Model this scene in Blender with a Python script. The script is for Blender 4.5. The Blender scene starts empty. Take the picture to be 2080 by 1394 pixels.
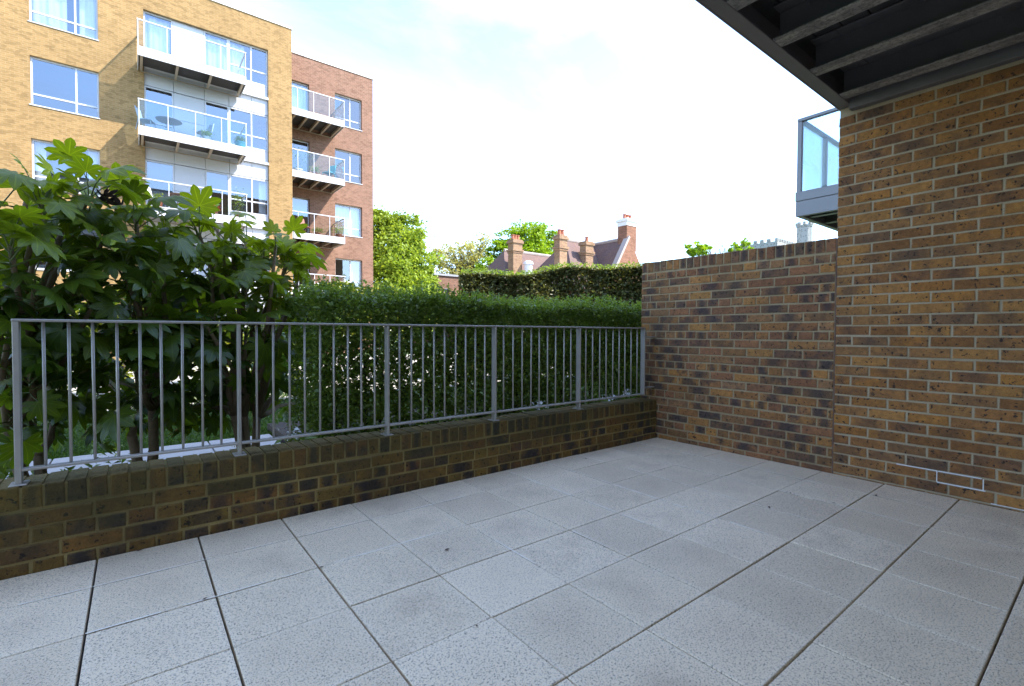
import bpy, math, random
import numpy as np
from mathutils import Vector, Matrix, Euler

random.seed(7)
rng = np.random.default_rng(7)
S = bpy.context.scene
COL = S.collection

# ------------------------------------------------------------------ camera
F_PX, YAW, PIT, ROL, CAM_H = 981.56, 0.9079, -0.0232, 0.0042, 1.08
_f = np.array([math.cos(YAW)*math.cos(PIT), math.sin(YAW)*math.cos(PIT), math.sin(PIT)])
_r0 = np.array([math.sin(YAW), -math.cos(YAW), 0.0]); _u0 = np.cross(_r0, _f)
_r = math.cos(ROL)*_r0 + math.sin(ROL)*_u0
_u = -math.sin(ROL)*_r0 + math.cos(ROL)*_u0
_c = np.array([0.0, 0.0, CAM_H])
cam = bpy.data.cameras.new('camera'); cam.sensor_width = 36; cam.sensor_fit = 'HORIZONTAL'
cam.lens = 36*F_PX/2080; cam.clip_start = 0.05; cam.clip_end = 2000
cam_o = bpy.data.objects.new('camera', cam); COL.objects.link(cam_o)
cam_o.matrix_world = Matrix(((_r[0], _u[0], -_f[0], 0), (_r[1], _u[1], -_f[1], 0), (_r[2], _u[2], -_f[2], CAM_H), (0, 0, 0, 1)))
S.camera = cam_o

def on(ax, v, px, py):
    """the point where the sight line of a photo pixel meets the plane axis = v"""
    d = _f + (px-1040)/F_PX*_r + (697-py)/F_PX*_u
    return _c + d*(v-_c[ax])/d[ax]

# ------------------------------------------------------------------ sky, sun, exposure
SUN = Vector((1.02, -1.0, 1.587)).normalized()          # towards the sun
SUN_EL = math.asin(SUN.z)
w = bpy.data.worlds.new('World'); S.world = w; w.use_nodes = True
nt = w.node_tree
bg = nt.nodes['Background']
sky = nt.nodes.new('ShaderNodeTexSky'); sky.sky_type = 'NISHITA'; sky.sun_disc = False
sky.sun_elevation = SUN_EL
sky.sun_rotation = math.atan2(SUN.x, SUN.y)
sky.air_density = 1.0; sky.dust_density = 0.5; sky.ozone_density = 5.0; sky.altitude = 50
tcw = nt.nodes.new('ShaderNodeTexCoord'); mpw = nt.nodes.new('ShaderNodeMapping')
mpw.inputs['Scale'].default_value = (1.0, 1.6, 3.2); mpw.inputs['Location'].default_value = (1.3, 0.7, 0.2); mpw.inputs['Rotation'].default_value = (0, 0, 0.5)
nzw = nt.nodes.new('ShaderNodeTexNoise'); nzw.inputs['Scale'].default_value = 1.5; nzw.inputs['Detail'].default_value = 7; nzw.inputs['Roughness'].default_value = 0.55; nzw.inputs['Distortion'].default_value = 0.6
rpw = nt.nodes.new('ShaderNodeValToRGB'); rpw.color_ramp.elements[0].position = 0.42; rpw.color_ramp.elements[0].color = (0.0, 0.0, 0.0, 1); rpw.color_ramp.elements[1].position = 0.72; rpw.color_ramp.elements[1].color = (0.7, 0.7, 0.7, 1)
mxw = nt.nodes.new('ShaderNodeMix'); mxw.data_type = 'RGBA'; mxw.inputs[7].default_value = (1.85, 1.66, 1.46, 1)      # thin high cloud, its spread and warm tint added to neutralise the shade light
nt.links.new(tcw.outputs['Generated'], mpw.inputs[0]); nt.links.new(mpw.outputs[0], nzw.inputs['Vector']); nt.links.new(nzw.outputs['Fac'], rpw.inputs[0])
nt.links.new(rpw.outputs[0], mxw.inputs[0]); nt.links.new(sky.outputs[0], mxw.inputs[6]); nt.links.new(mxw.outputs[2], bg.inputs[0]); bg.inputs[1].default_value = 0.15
sun = bpy.data.lights.new('sun', 'SUN'); sun.energy = 2.0; sun.angle = math.radians(0.5); sun.color = (1.0, 0.95, 0.87)
sun_o = bpy.data.objects.new('sun', sun); COL.objects.link(sun_o)
sun_o.rotation_euler = (-SUN).to_track_quat('-Z', 'Y').to_euler(); sun_o.location = (10, -12, 30)
S.view_settings.view_transform = 'Standard'; S.view_settings.look = 'None'
S.view_settings.exposure = 2.6; S.view_settings.gamma = 1.0
S.cycles.use_denoising = True
S.cycles.max_bounces = 10; S.cycles.diffuse_bounces = 5; S.cycles.transparent_max_bounces = 24
S.cycles.glossy_bounces = 4; S.cycles.transmission_bounces = 6; S.cycles.sample_clamp_indirect = 8

# ------------------------------------------------------------------ helpers
def link(o, parent=None):
    COL.objects.link(o)
    if parent is not None: o.parent = parent
    return o

def tag(o, label=None, cat=None, group=None, kind=None):
    if label: o['label'] = label
    if cat: o['category'] = cat
    if group: o['group'] = group
    if kind: o['kind'] = kind
    return o

def empty(name, loc=(0, 0, 0), rz=0.0, parent=None):
    o = bpy.data.objects.new(name, None); link(o, parent)
    o.location = loc; o.rotation_euler = (0, 0, rz); o.empty_display_size = 0.1
    return o

class MB:
    """collects shapes for ONE mesh"""
    def __init__(s): s.v = []; s.f = []; s.m = []; s.uv = {}
    def quad(s, a, b, c, d, m=0):
        i = len(s.v); s.v += [tuple(a), tuple(b), tuple(c), tuple(d)]; s.f.append((i, i+1, i+2, i+3)); s.m.append(m)
    def tri(s, a, b, c, m=0):
        i = len(s.v); s.v += [tuple(a), tuple(b), tuple(c)]; s.f.append((i, i+1, i+2)); s.m.append(m)
    def hexa(s, p, m=0):
        """p: 8 corners, bottom 4 counter-clockwise from above, then top 4"""
        i = len(s.v); s.v += [tuple(q) for q in p]
        for f in ((3, 2, 1, 0), (4, 5, 6, 7), (0, 1, 5, 4), (1, 2, 6, 5), (2, 3, 7, 6), (3, 0, 4, 7)):
            s.f.append(tuple(i+k for k in f)); s.m.append(m)
        return s
    def box(s, x0, x1, y0, y1, z0, z1, m=0):
        return s.hexa([(x0, y0, z0), (x1, y0, z0), (x1, y1, z0), (x0, y1, z0), (x0, y0, z1), (x1, y0, z1), (x1, y1, z1), (x0, y1, z1)], m)
    def bbox(s, x0, x1, y0, y1, z0, z1, b=0.004, m=0):
        """box with chamfered edges"""
        i = len(s.v); X = (x0, x1); Y = (y0, y1); Z = (z0, z1); idx = {}
        for a in (0, 1):
            for c in (0, 1):
                for d in (0, 1):
                    sx, sy, sz = (b if a == 0 else -b), (b if c == 0 else -b), (b if d == 0 else -b)
                    for k, off in enumerate(((0, sy, sz), (sx, 0, sz), (sx, sy, 0))):
                        idx[(a, c, d, k)] = len(s.v)
                        s.v.append((X[a]+off[0], Y[c]+off[1], Z[d]+off[2]))
        def F(*q): s.f.append(tuple(q)); s.m.append(m)
        for a in (0, 1):
            q = [idx[(a, 0, 0, 0)], idx[(a, 1, 0, 0)], idx[(a, 1, 1, 0)], idx[(a, 0, 1, 0)]]; F(*(q if a else q[::-1]))
            q = [idx[(0, a, 0, 1)], idx[(1, a, 0, 1)], idx[(1, a, 1, 1)], idx[(0, a, 1, 1)]]; F(*(q[::-1] if a else q))
            q = [idx[(0, 0, a, 2)], idx[(1, 0, a, 2)], idx[(1, 1, a, 2)], idx[(0, 1, a, 2)]]; F(*(q if a else q[::-1]))
        for a in (0, 1):
            for c in (0, 1):
                F(idx[(a, c, 0, 0)], idx[(a, c, 1, 0)], idx[(a, c, 1, 1)], idx[(a, c, 0, 1)])
                F(idx[(a, 0, c, 0)], idx[(a, 1, c, 0)], idx[(a, 1, c, 2)], idx[(a, 0, c, 2)])
                F(idx[(0, a, c, 1)], idx[(1, a, c, 1)], idx[(1, a, c, 2)], idx[(0, a, c, 2)])
                for d in (0, 1): F(idx[(a, c, d, 0)], idx[(a, c, d, 1)], idx[(a, c, d, 2)])
        return s
    def tube(s, pts, rad, n=8, m=0, cap=True):
        pts = [Vector(p) for p in pts]
        if not hasattr(rad, '__len__'): rad = [rad]*len(pts)
        rings = []; up = Vector((0.13, 0.31, 0.94))
        for k, p in enumerate(pts):
            t = (pts[min(k+1, len(pts)-1)] - pts[max(k-1, 0)]).normalized()
            a = t.cross(up)
            if a.length < 1e-4: a = t.cross(Vector((1, 0, 0)))
            a.normalize(); b = t.cross(a)
            rings.append(len(s.v))
            for j in range(n):
                th = 2*math.pi*j/n
                s.v.append(tuple(p + (a*math.cos(th) + b*math.sin(th))*rad[k]))
        for k in range(len(rings)-1):
            for j in range(n):
                s.f.append((rings[k]+j, rings[k]+(j+1) % n, rings[k+1]+(j+1) % n, rings[k+1]+j)); s.m.append(m)
        if cap:
            s.f.append(tuple(rings[0]+j for j in range(n))[::-1]); s.m.append(m)
            s.f.append(tuple(rings[-1]+j for j in range(n))); s.m.append(m)
        return s
    def lathe(s, prof, c=(0, 0, 0), n=16, m=0):
        base = []
        for r, z in prof:
            base.append(len(s.v))
            for j in range(n):
                th = 2*math.pi*j/n; s.v.append((c[0]+r*math.cos(th), c[1]+r*math.sin(th), c[2]+z))
        for k in range(len(base)-1):
            for j in range(n):
                s.f.append((base[k]+j, base[k]+(j+1) % n, base[k+1]+(j+1) % n, base[k+1]+j)); s.m.append(m)
        s.f.append(tuple(base[0]+j for j in range(n))[::-1]); s.m.append(m)
        s.f.append(tuple(base[-1]+j for j in range(n))); s.m.append(m)
        return s
    def mesh(s, name, mats, smooth=False, fix=True):
        me = bpy.data.meshes.new(name); me.from_pydata(s.v, [], s.f)
        for mt in (mats if isinstance(mats, (list, tuple)) else [mats]): me.materials.append(mt)
        if any(s.m): me.polygons.foreach_set('material_index', s.m)
        if fix:
            import bmesh
            bm = bmesh.new(); bm.from_mesh(me); bmesh.ops.recalc_face_normals(bm, faces=bm.faces[:]); bm.to_mesh(me); bm.free()
        if smooth: me.polygons.foreach_set('use_smooth', [True]*len(me.polygons))
        me.update(); return me
    def build(s, name, mats, parent=None, smooth=False, fix=True):
        return link(bpy.data.objects.new(name, s.mesh(name, mats, smooth, fix)), parent)

def put(name, me, parent, loc=(0, 0, 0), rot=(0, 0, 0), sc=(1, 1, 1)):
    o = bpy.data.objects.new(name, me); link(o, parent)
    o.location = loc; o.rotation_euler = rot; o.scale = sc
    return o

# ------------------------------------------------------------------ material helpers
class NT:
    def __init__(s, name):
        s.m = bpy.data.materials.new(name); s.m.use_nodes = True; s.t = s.m.node_tree
        s.b = s.t.nodes['Principled BSDF']; s.out = s.t.nodes['Material Output']
    def n(s, typ, **kw):
        nd = s.t.nodes.new(typ)
        for k, v in kw.items():
            if k.startswith('i_'): nd.inputs[k[2:].replace('_', ' ')].default_value = v
            else: setattr(nd, k, v)
        return nd
    def l(s, a, b): s.t.links.new(a, b)
    def noise(s, vec, scale, detail=3, rough=0.55, w=None, dist=0.0):
        nd = s.n('ShaderNodeTexNoise'); nd.inputs['Scale'].default_value = scale; nd.inputs['Detail'].default_value = detail
        nd.inputs['Roughness'].default_value = rough; nd.inputs['Distortion'].default_value = dist
        if w is not None:
            nd.noise_dimensions = '4D'; s.l(w, nd.inputs['W'])
        s.l(vec, nd.inputs['Vector']); return nd.outputs['Fac']
    def ramp(s, fac, stops, interp='LINEAR'):
        nd = s.n('ShaderNodeValToRGB'); cr = nd.color_ramp; cr.interpolation = interp
        while len(cr.elements) < len(stops): cr.elements.new(0.5)
        for e, (p, c) in zip(cr.elements, stops):
            e.position = p; e.color = (c, c, c, 1) if isinstance(c, (int, float)) else (*c, 1)
        s.l(fac, nd.inputs[0]); return nd.outputs[0]
    def mix(s, fac, a, b, mode='MIX'):
        nd = s.n('ShaderNodeMix', data_type='RGBA', blend_type=mode)
        for sock, v in ((nd.inputs[0], fac), (nd.inputs[6], a), (nd.inputs[7], b)):
            if isinstance(v, (int, float)): sock.default_value = v
            elif isinstance(v, tuple): sock.default_value = (*v, 1)
            else: s.l(v, sock)
        return nd.outputs[2]
    def math(s, op, a, b=None):
        nd = s.n('ShaderNodeMath', operation=op)
        for sock, v in ((nd.inputs[0], a), (nd.inputs[1], b)):
            if v is None: continue
            if isinstance(v, (int, float)): sock.default_value = v
            else: s.l(v, sock)
        return nd.outputs[0]
    def pos(s): return s.n('ShaderNodeNewGeometry').outputs['Position']
    def rand(s):
        """one random number for each object and each loose piece of a mesh"""
        a = s.n('ShaderNodeObjectInfo').outputs['Random']; g = s.n('ShaderNodeNewGeometry').outputs['Random Per Island']
        return s.math('FRACT', s.math('ADD', a, g))
    def bump(s, h, strength=0.3, dist=0.01):
        nd = s.n('ShaderNodeBump'); nd.inputs['Strength'].default_value = strength; nd.inputs['Distance'].default_value = dist
        s.l(h, nd.inputs['Height']); s.l(nd.outputs[0], s.b.inputs['Normal'])
    def col(s, c):
        if isinstance(c, tuple): s.b.inputs['Base Color'].default_value = (*c, 1)
        else: s.l(c, s.b.inputs['Base Color'])
    def set(s, **kw):
        for k, v in kw.items(): s.b.inputs[k.replace('_', ' ')].default_value = v
        return s

def plain(name, c, rough=0.6, metal=0.0, var=0.12, scale=6.0, spec=0.5, bump=0.0):
    t = NT(name); p = t.pos()
    f = t.noise(p, scale, 4)
    t.col(t.mix(f, tuple(x*(1-var) for x in c), tuple(min(1, x*(1+var)) for x in c)))
    t.set(Roughness=rough, Metallic=metal); t.b.inputs['Specular IOR Level'].default_value = spec
    if bump: t.bump(t.noise(p, scale*8, 3), bump, 0.004)
    return t.m

def brick_mat(name, tones, dark=0.55, moss=0.0, grime=0.25, smear=(0.33, 0.25, 0.155)):
    t = NT(name); p = t.pos(); r = t.rand(); r2 = t.math('MULTIPLY', r, 61.7)
    n = len(tones)
    c = t.ramp(r, [((i+0.5)/n, tones[i]) for i in range(n)])
    # soft burnt patches on some bricks, darker in the middle of the stretcher
    blot = t.noise(p, 9, 3, 0.6, w=r2)
    amt = t.ramp(t.math('FRACT', t.math('MULTIPLY', r, 7.13)), [(0.35, 0.0), (0.85, dark)])
    c = t.mix(t.math('MULTIPLY', t.ramp(blot, [(0.42, 0.0), (0.6, 1.0)]), amt), c, (0.045, 0.04, 0.042))
    tc = t.n('ShaderNodeTexCoord'); sg = t.n('ShaderNodeSeparateXYZ'); t.l(tc.outputs['Generated'], sg.inputs[0])
    ex = t.math('MINIMUM', sg.outputs['X'], t.math('SUBTRACT', 1.0, sg.outputs['X'])); ez = t.math('MINIMUM', sg.outputs['Z'], t.math('SUBTRACT', 1.0, sg.outputs['Z']))
    rb = t.math('FRACT', t.math('MULTIPLY', r, 11.7))
    ctr = t.ramp(t.math('ADD', t.math('MULTIPLY', ex, 1.0), t.math('MULTIPLY', t.noise(p, 16, 3, 0.6, w=r2), 0.7)), [(0.42, 0.0), (0.72, 1.0)])
    c = t.mix(t.math('MULTIPLY', ctr, t.ramp(rb, [(0.55, 0.0), (0.75, dark)])), c, (0.032, 0.03, 0.034))
    # sandy streaks
    st = t.noise(p, 30, 4, 0.75, w=r2)
    c = t.mix(t.ramp(st, [(0.42, 0.0), (0.70, 0.8)]), c, t.mix(1.0, c, (1.8, 1.7, 1.5), 'MULTIPLY'))
    # small black pits
    pit = t.noise(p, 46, 2, 0.6, w=r2)
    c = t.mix(t.ramp(pit, [(0.60, 0.0), (0.66, 0.92)]), c, (0.022, 0.018, 0.017))
    pit2 = t.noise(p, 24, 3, 0.65, w=r2)
    c = t.mix(t.ramp(pit2, [(0.62, 0.0), (0.70, 0.75)]), c, (0.04, 0.03, 0.026))
    c = t.mix(t.ramp(t.noise(p, 2.1, 5, 0.6), [(0.45, 0.0), (0.7, grime)]), c, (0.035, 0.032, 0.024))
    edge = t.math('MINIMUM', t.math('MULTIPLY', ex, 0.2), t.math('MULTIPLY', ez, 0.065))
    c = t.mix(t.ramp(t.math('ADD', edge, t.math('MULTIPLY', t.noise(p, 45, 3, 0.6), 0.012)), [(0.0055, 0.75), (0.0105, 0.0)]), c, smear)
    if moss:
        z = t.n('ShaderNodeSeparateXYZ'); t.l(p, z.inputs[0])
        up = t.ramp(t.math('ADD', t.math('MULTIPLY', z.outputs['Z'], 2.2), t.math('MULTIPLY', t.noise(p, 3.2, 4), 0.9)), [(0.75, 0.0), (1.5, 1.0)])
        c = t.mix(t.math('MULTIPLY', up, moss), c, (0.045, 0.05, 0.018))
    t.col(c); t.set(Roughness=0.9); t.b.inputs['Specular IOR Level'].default_value = 0.25
    h = t.math('ADD', t.noise(p, 120, 3), t.math('MULTIPLY', t.noise(p, 30, 3), 1.2))
    t.bump(h, 0.7, 0.006)
    return t.m

def mortar_mat(name, c, moss=0.0, grime=0.2):
    t = NT(name); p = t.pos()
    f = t.noise(p, 7, 4)
    k = t.mix(f, tuple(x*0.75 for x in c), tuple(x*1.2 for x in c))
    k = t.mix(t.ramp(t.noise(p, 2.1, 5, 0.6), [(0.45, 0.0), (0.7, grime)]), k, (0.07, 0.06, 0.04))
    k = t.mix(t.ramp(t.noise(p, 160, 2), [(0.4, 0.25), (0.55, 0.0)]), k, tuple(x*0.45 for x in c))
    if moss:
        z = t.n('ShaderNodeSeparateXYZ'); t.l(p, z.inputs[0])
        up = t.ramp(t.math('ADD', t.math('MULTIPLY', z.outputs['Z'], 2.0), t.math('MULTIPLY', t.noise(p, 3.5, 4), 0.9)), [(0.7, 0.0), (1.5, 1.0)])
        k = t.mix(t.math('MULTIPLY', up, moss), k, (0.06, 0.065, 0.02))
    t.col(k); t.set(Roughness=0.95); t.b.inputs['Specular IOR Level'].default_value = 0.2
    t.bump(t.noise(p, 140, 3), 0.6, 0.004)
    return t.m

def far_brick(name, c1, c2, cm, along='x'):
    t = NT(name); p = t.pos()
    sp = t.n('ShaderNodeSeparateXYZ'); t.l(p, sp.inputs[0])
    cb = t.n('ShaderNodeCombineXYZ'); t.l(t.math('ADD', sp.outputs['X'], sp.outputs['Y']), cb.inputs[0]); t.l(sp.outputs['Z'], cb.inputs[1])
    b = t.n('ShaderNodeTexBrick', offset=0.5)
    b.inputs['Scale'].default_value = 1.0; b.inputs['Mortar Size'].default_value = 0.006; b.inputs['Mortar Smooth'].default_value = 0.2
    b.inputs['Brick Width'].default_value = 0.225; b.inputs['Row Height'].default_value = 0.075; b.inputs['Bias'].default_value = -0.1
    b.inputs['Color1'].default_value = (*c1, 1); b.inputs['Color2'].default_value = (*c2, 1); b.inputs['Mortar'].default_value = (*cm, 1)
    t.l(cb.outputs[0], b.inputs['Vector'])
    c = t.mix(t.ramp(t.noise(p, 0.8, 4), [(0.35, 0.0), (0.7, 0.28)]), b.outputs['Color'], tuple(x*0.6 for x in c1))
    # a few dark headers, stretched along the course
    mp = t.n('ShaderNodeMapping'); mp.inputs['Scale'].default_value = (6.5, 13.3, 1); t.l(cb.outputs[0], mp.inputs[0])
    wn = t.n('ShaderNodeTexVoronoi', feature='F1'); wn.inputs['Scale'].default_value = 1.0; t.l(mp.outputs[0], wn.inputs['Vector'])
    sx = t.n('ShaderNodeSeparateColor'); t.l(wn.outputs['Color'], sx.inputs[0])
    c = t.mix(t.ramp(sx.outputs[0], [(0.55, 0.0), (0.95, 0.5)]), c, tuple(x*0.45 for x in c1))
    t.col(c); t.set(Roughness=0.9); t.b.inputs['Specular IOR Level'].default_value = 0.2
    return t.m

def foliage_mat(name, a, b, trans=0.35, rough=0.45, spec=0.4):
    t = NT(name); r = t.rand(); p = t.pos()
    k = t.math('ADD', t.math('MULTIPLY', r, 0.6), t.math('MULTIPLY', t.noise(p, 0.9, 3), 0.4))
    c = t.mix(t.ramp(k, [(0.2, 0.0), (0.8, 1.0)]), a, b)
    t.col(c); t.set(Roughness=rough); t.b.inputs['Specular IOR Level'].default_value = spec
    tr = t.n('ShaderNodeBsdfTranslucent'); t.l(t.mix(1.0, c, (1.5, 1.45, 0.6), 'MULTIPLY'), tr.inputs[0])
    mx = t.n('ShaderNodeMixShader'); mx.inputs[0].default_value = trans
    t.l(t.b.outputs[0], mx.inputs[1]); t.l(tr.outputs[0], mx.inputs[2]); t.l(mx.outputs[0], t.out.inputs[0])
    return t.m

def glass_mat(name, tint=(0.9, 0.96, 0.97), refl=0.14, rough=0.0, haze=0.0, hazec=(0.8, 0.9, 0.95)):
    """thin sheet: clear, mirror-like at a slant, and (frosted) a milky share"""
    t = NT(name)
    tr = t.n('ShaderNodeBsdfTransparent'); tr.inputs[0].default_value = (*tint, 1)
    gl = t.n('ShaderNodeBsdfGlossy'); gl.inputs['Roughness'].default_value = rough; gl.inputs['Color'].default_value = (0.92, 0.95, 1, 1)
    lw = t.n('ShaderNodeLayerWeight'); lw.inputs[0].default_value = 0.35
    f = t.math('ADD', t.math('MULTIPLY', lw.outputs['Fresnel'], 0.6), refl)
    f = t.math('MINIMUM', f, 1.0)
    base = tr.outputs[0]
    if haze:
        df = t.n('ShaderNodeBsdfDiffuse'); df.inputs[0].default_value = (*hazec, 1)
        tl = t.n('ShaderNodeBsdfTranslucent'); tl.inputs[0].default_value = (*hazec, 1)
        m0 = t.n('ShaderNodeMixShader'); m0.inputs[0].default_value = 0.6; t.l(df.outputs[0], m0.inputs[1]); t.l(tl.outputs[0], m0.inputs[2])
        m1 = t.n('ShaderNodeMixShader'); m1.inputs[0].default_value = haze; t.l(base, m1.inputs[1]); t.l(m0.outputs[0], m1.inputs[2]); base = m1.outputs[0]
    mx = t.n('ShaderNodeMixShader'); t.l(f, mx.inputs[0]); t.l(base, mx.inputs[1]); t.l(gl.outputs[0], mx.inputs[2])
    t.l(mx.outputs[0], t.out.inputs[0])
    return t.m

# ------------------------------------------------------------------ materials
M = {}
M['pier_brick'] = brick_mat('pier brick', [(0.189, 0.086, 0.031), (0.301, 0.137, 0.037), (0.247, 0.107, 0.031), (0.319, 0.155, 0.049), (0.211, 0.094, 0.035), (0.283, 0.137, 0.047), (0.154, 0.083, 0.043), (0.307, 0.147, 0.044)], 0.45)
M['garden_brick'] = brick_mat('garden wall brick', [(0.233, 0.11, 0.041), (0.174, 0.079, 0.041), (0.314, 0.156, 0.048), (0.233, 0.105, 0.051), (0.117, 0.071, 0.042), (0.325, 0.15, 0.044), (0.256, 0.136, 0.065), (0.197, 0.101, 0.042)], 0.75)
M['low_brick'] = brick_mat('low wall brick', [(0.19, 0.11, 0.033), (0.134, 0.08, 0.03), (0.234, 0.14, 0.036), (0.179, 0.1, 0.033), (0.095, 0.065, 0.027), (0.224, 0.145, 0.036), (0.201, 0.1, 0.033)], 0.8, moss=0.4, grime=0.5, smear=(0.27, 0.2, 0.085))
M['pier_mortar'] = mortar_mat('pier mortar', (0.43, 0.345, 0.225))
M['garden_mortar'] = mortar_mat('garden wall mortar', (0.37, 0.285, 0.165))
M['low_mortar'] = mortar_mat('low wall mortar', (0.44, 0.335, 0.14), moss=0.4, grime=0.7)
M['efflor'] = plain('white lime bloom', (0.72, 0.72, 0.7), 0.9, bump=0.4)
M['sealant'] = plain('brown sealant', (0.14, 0.08, 0.055), 0.7)

def paving_mat():
    t = NT('speckled concrete paving'); p = t.pos(); r = t.rand(); r2 = t.math('MULTIPLY', r, 37.0)
    base = t.ramp(r, [(0.0, (0.71, 0.57, 0.39)), (0.5, (0.78, 0.63, 0.43)), (1.0, (0.83, 0.675, 0.47))])
    # grubby brown middles with a paler bloom towards the edges of the slab
    g = t.noise(p, 4.5, 4, 0.6, w=r2)
    tc = t.n('ShaderNodeTexCoord'); sg = t.n('ShaderNodeSeparateXYZ'); t.l(tc.outputs['Generated'], sg.inputs[0])
    e = t.math('MINIMUM', t.math('MINIMUM', sg.outputs['X'], t.math('SUBTRACT', 1.0, sg.outputs['X'])), t.math('MINIMUM', sg.outputs['Y'], t.math('SUBTRACT', 1.0, sg.outputs['Y'])))
    gm = t.ramp(t.math('ADD', t.math('MULTIPLY', e, 0.45), g), [(0.56, 0.0), (0.86, 0.4)])
    gm = t.math('MULTIPLY', gm, t.ramp(t.math('FRACT', t.math('MULTIPLY', r, 5.31)), [(0.1, 0.25), (0.9, 1.0)]))
    base = t.mix(gm, base, (0.34, 0.245, 0.165))
    base = t.mix(t.ramp(t.math('ADD', e, t.math('MULTIPLY', g, 0.14)), [(0.075, 0.35), (0.13, 0.0)]), base, (0.86, 0.74, 0.55))
    base = t.mix(t.ramp(t.noise(p, 1.1, 5, 0.6, dist=0.4), [(0.5, 0.0), (0.7, 0.3)]), base, (0.40, 0.31, 0.22))
    # aggregate specks
    s1 = t.noise(p, 190, 2, 0.6); s2 = t.noise(p, 120, 2, 0.6)
    base = t.mix(t.ramp(s1, [(0.55, 0.0), (0.64, 0.68)]), base, (0.16, 0.135, 0.12))
    base = t.mix(t.ramp(s2, [(0.58, 0.0), (0.66, 0.7)]), base, (0.125, 0.105, 0.095))
    base = t.mix(t.ramp(s1, [(0.30, 0.6), (0.40, 0.0)]), base, (0.64, 0.64, 0.64))
    t.col(base); t.set(Roughness=0.72); t.b.inputs['Specular IOR Level'].default_value = 0.4
    t.bump(t.math('ADD', s1, t.math('MULTIPLY', s2, 1.2)), 0.35, 0.003)
    return t.m
M['paving'] = paving_mat()
M['joint'] = plain('dark joint grit', (0.06, 0.055, 0.048), 0.95, var=0.4, scale=30)
M['lime'] = plain('pale joint lime', (0.80, 0.72, 0.60), 0.95, var=0.15, scale=40)
M['steel'] = plain('galvanised grey steel', (0.43, 0.405, 0.365), 0.4, metal=0.3, var=0.15, scale=14)
M['steel_dark'] = plain('dark grey painted steel', (0.14, 0.127, 0.122), 0.55, var=0.3, scale=5)
M['fascia'] = plain('grey brown painted fascia steel', (0.175, 0.15, 0.145), 0.5, var=0.12, scale=4)

def weathered():
    t = NT('weathered joist flange'); p = t.pos()
    mp = t.n('ShaderNodeMapping'); mp.inputs['Scale'].default_value = (9, 2.2, 9); t.l(p, mp.inputs[0])
    f = t.noise(mp.outputs[0], 2.5, 6, 0.7)
    f2 = t.noise(p, 60, 3, 0.6)
    c = t.mix(t.ramp(f, [(0.45, 0.0), (0.65, 1.0)]), (0.2, 0.18, 0.165), (0.42, 0.38, 0.32))
    c = t.mix(t.ramp(f2, [(0.5, 0.0), (0.62, 0.5)]), c, (0.045, 0.042, 0.04))
    t.col(c); t.set(Roughness=0.75); return t.m
M['flange'] = weathered()
M['nb_steel'] = plain('mid grey balcony cladding', (0.22, 0.225, 0.24), 0.45, metal=0.2, var=0.1)
M['frost'] = glass_mat('frosted balcony glass', (0.90, 0.98, 0.985), 0.01, 0.05, haze=0.12, hazec=(0.7, 0.86, 0.88))
M['deck'] = plain('dark decking', (0.055, 0.05, 0.045), 0.8, var=0.4, scale=10)
M['soil'] = plain('dark bed soil', (0.045, 0.033, 0.022), 1.0, var=0.5, scale=12, bump=0.8)
M['path'] = plain('pale path paving', (0.38, 0.355, 0.33), 0.85, var=0.1, scale=5)
M['bark'] = plain('fatsia bark', (0.22, 0.155, 0.095), 0.9, var=0.35, scale=22, bump=0.6)
M['twig'] = plain('dark hedge twig', (0.06, 0.045, 0.03), 0.9, var=0.3, scale=20)
M['tree_bark'] = plain('tree bark', (0.1, 0.08, 0.06), 0.95, var=0.3, scale=8)

# ------------------------------------------------------------------ setting: ground
W, G, PY = 2.987, 4.2255, 1.394          # low wall face, garden wall face, movement joint
LOW_H, GARD_H, SOF = 0.39, 1.806, 2.775
BW = -1.35                                # face of our own block, behind the camera

def lawn_mat():
    t = NT('lawn'); p = t.pos()
    c = t.mix(t.noise(p, 1.2, 5), (0.045, 0.085, 0.02), (0.085, 0.14, 0.03))
    c = t.mix(t.ramp(t.noise(p, 40, 3), [(0.4, 0.0), (0.6, 0.6)]), c, (0.03, 0.055, 0.014))
    t.col(c); t.set(Roughness=0.95); t.bump(t.noise(p, 60, 4), 1.0, 0.03); return t.m
M['lawn'] = lawn_mat()
g = MB(); g.quad((-400, -400, -0.16), (600, -400, -0.16), (600, 600, -0.16), (-400, 600, -0.16))
tag(g.build('ground', M['lawn']), kind='structure')
g = MB(); g.box(-6, 5.6, W+0.2, 4.75, -0.3, -0.02); g.box(1.25, 5.6, 4.751, 6.4, -0.3, -0.04)
tag(g.build('planting_bed', M['soil']), kind='structure')
M['court'] = plain('pale courtyard paving', (0.42, 0.38, 0.31), 0.9, var=0.15, scale=3)
g = MB(); g.quad((-8, 9.2, -0.13), (30, 9.2, -0.13), (30, 23.2, -0.13), (-8, 23.2, -0.13))
tag(g.build('courtyard_pavement', M['court'], fix=False), kind='structure')
# the courtyard path: rows of slabs
path = empty('path', (0, 5.4, -0.1)); tag(path, kind='structure')
sl = MB(); sl.bbox(0.006, 0.594, 0.006, 0.594, -0.06, 0.012, 0.006); me_sl = sl.mesh('path_slab', M['path'])
for i in range(-10, 2):
    for j in range(2):
        put('path_slab', me_sl, path, (i*0.6, -0.6+j*0.6, random.uniform(-0.002, 0.002)))
g = MB(); g.box(-6.1, 1.25, -0.62, 0.62, -0.2, -0.03)
g.build('path_bed', M['joint'], path)

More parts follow.
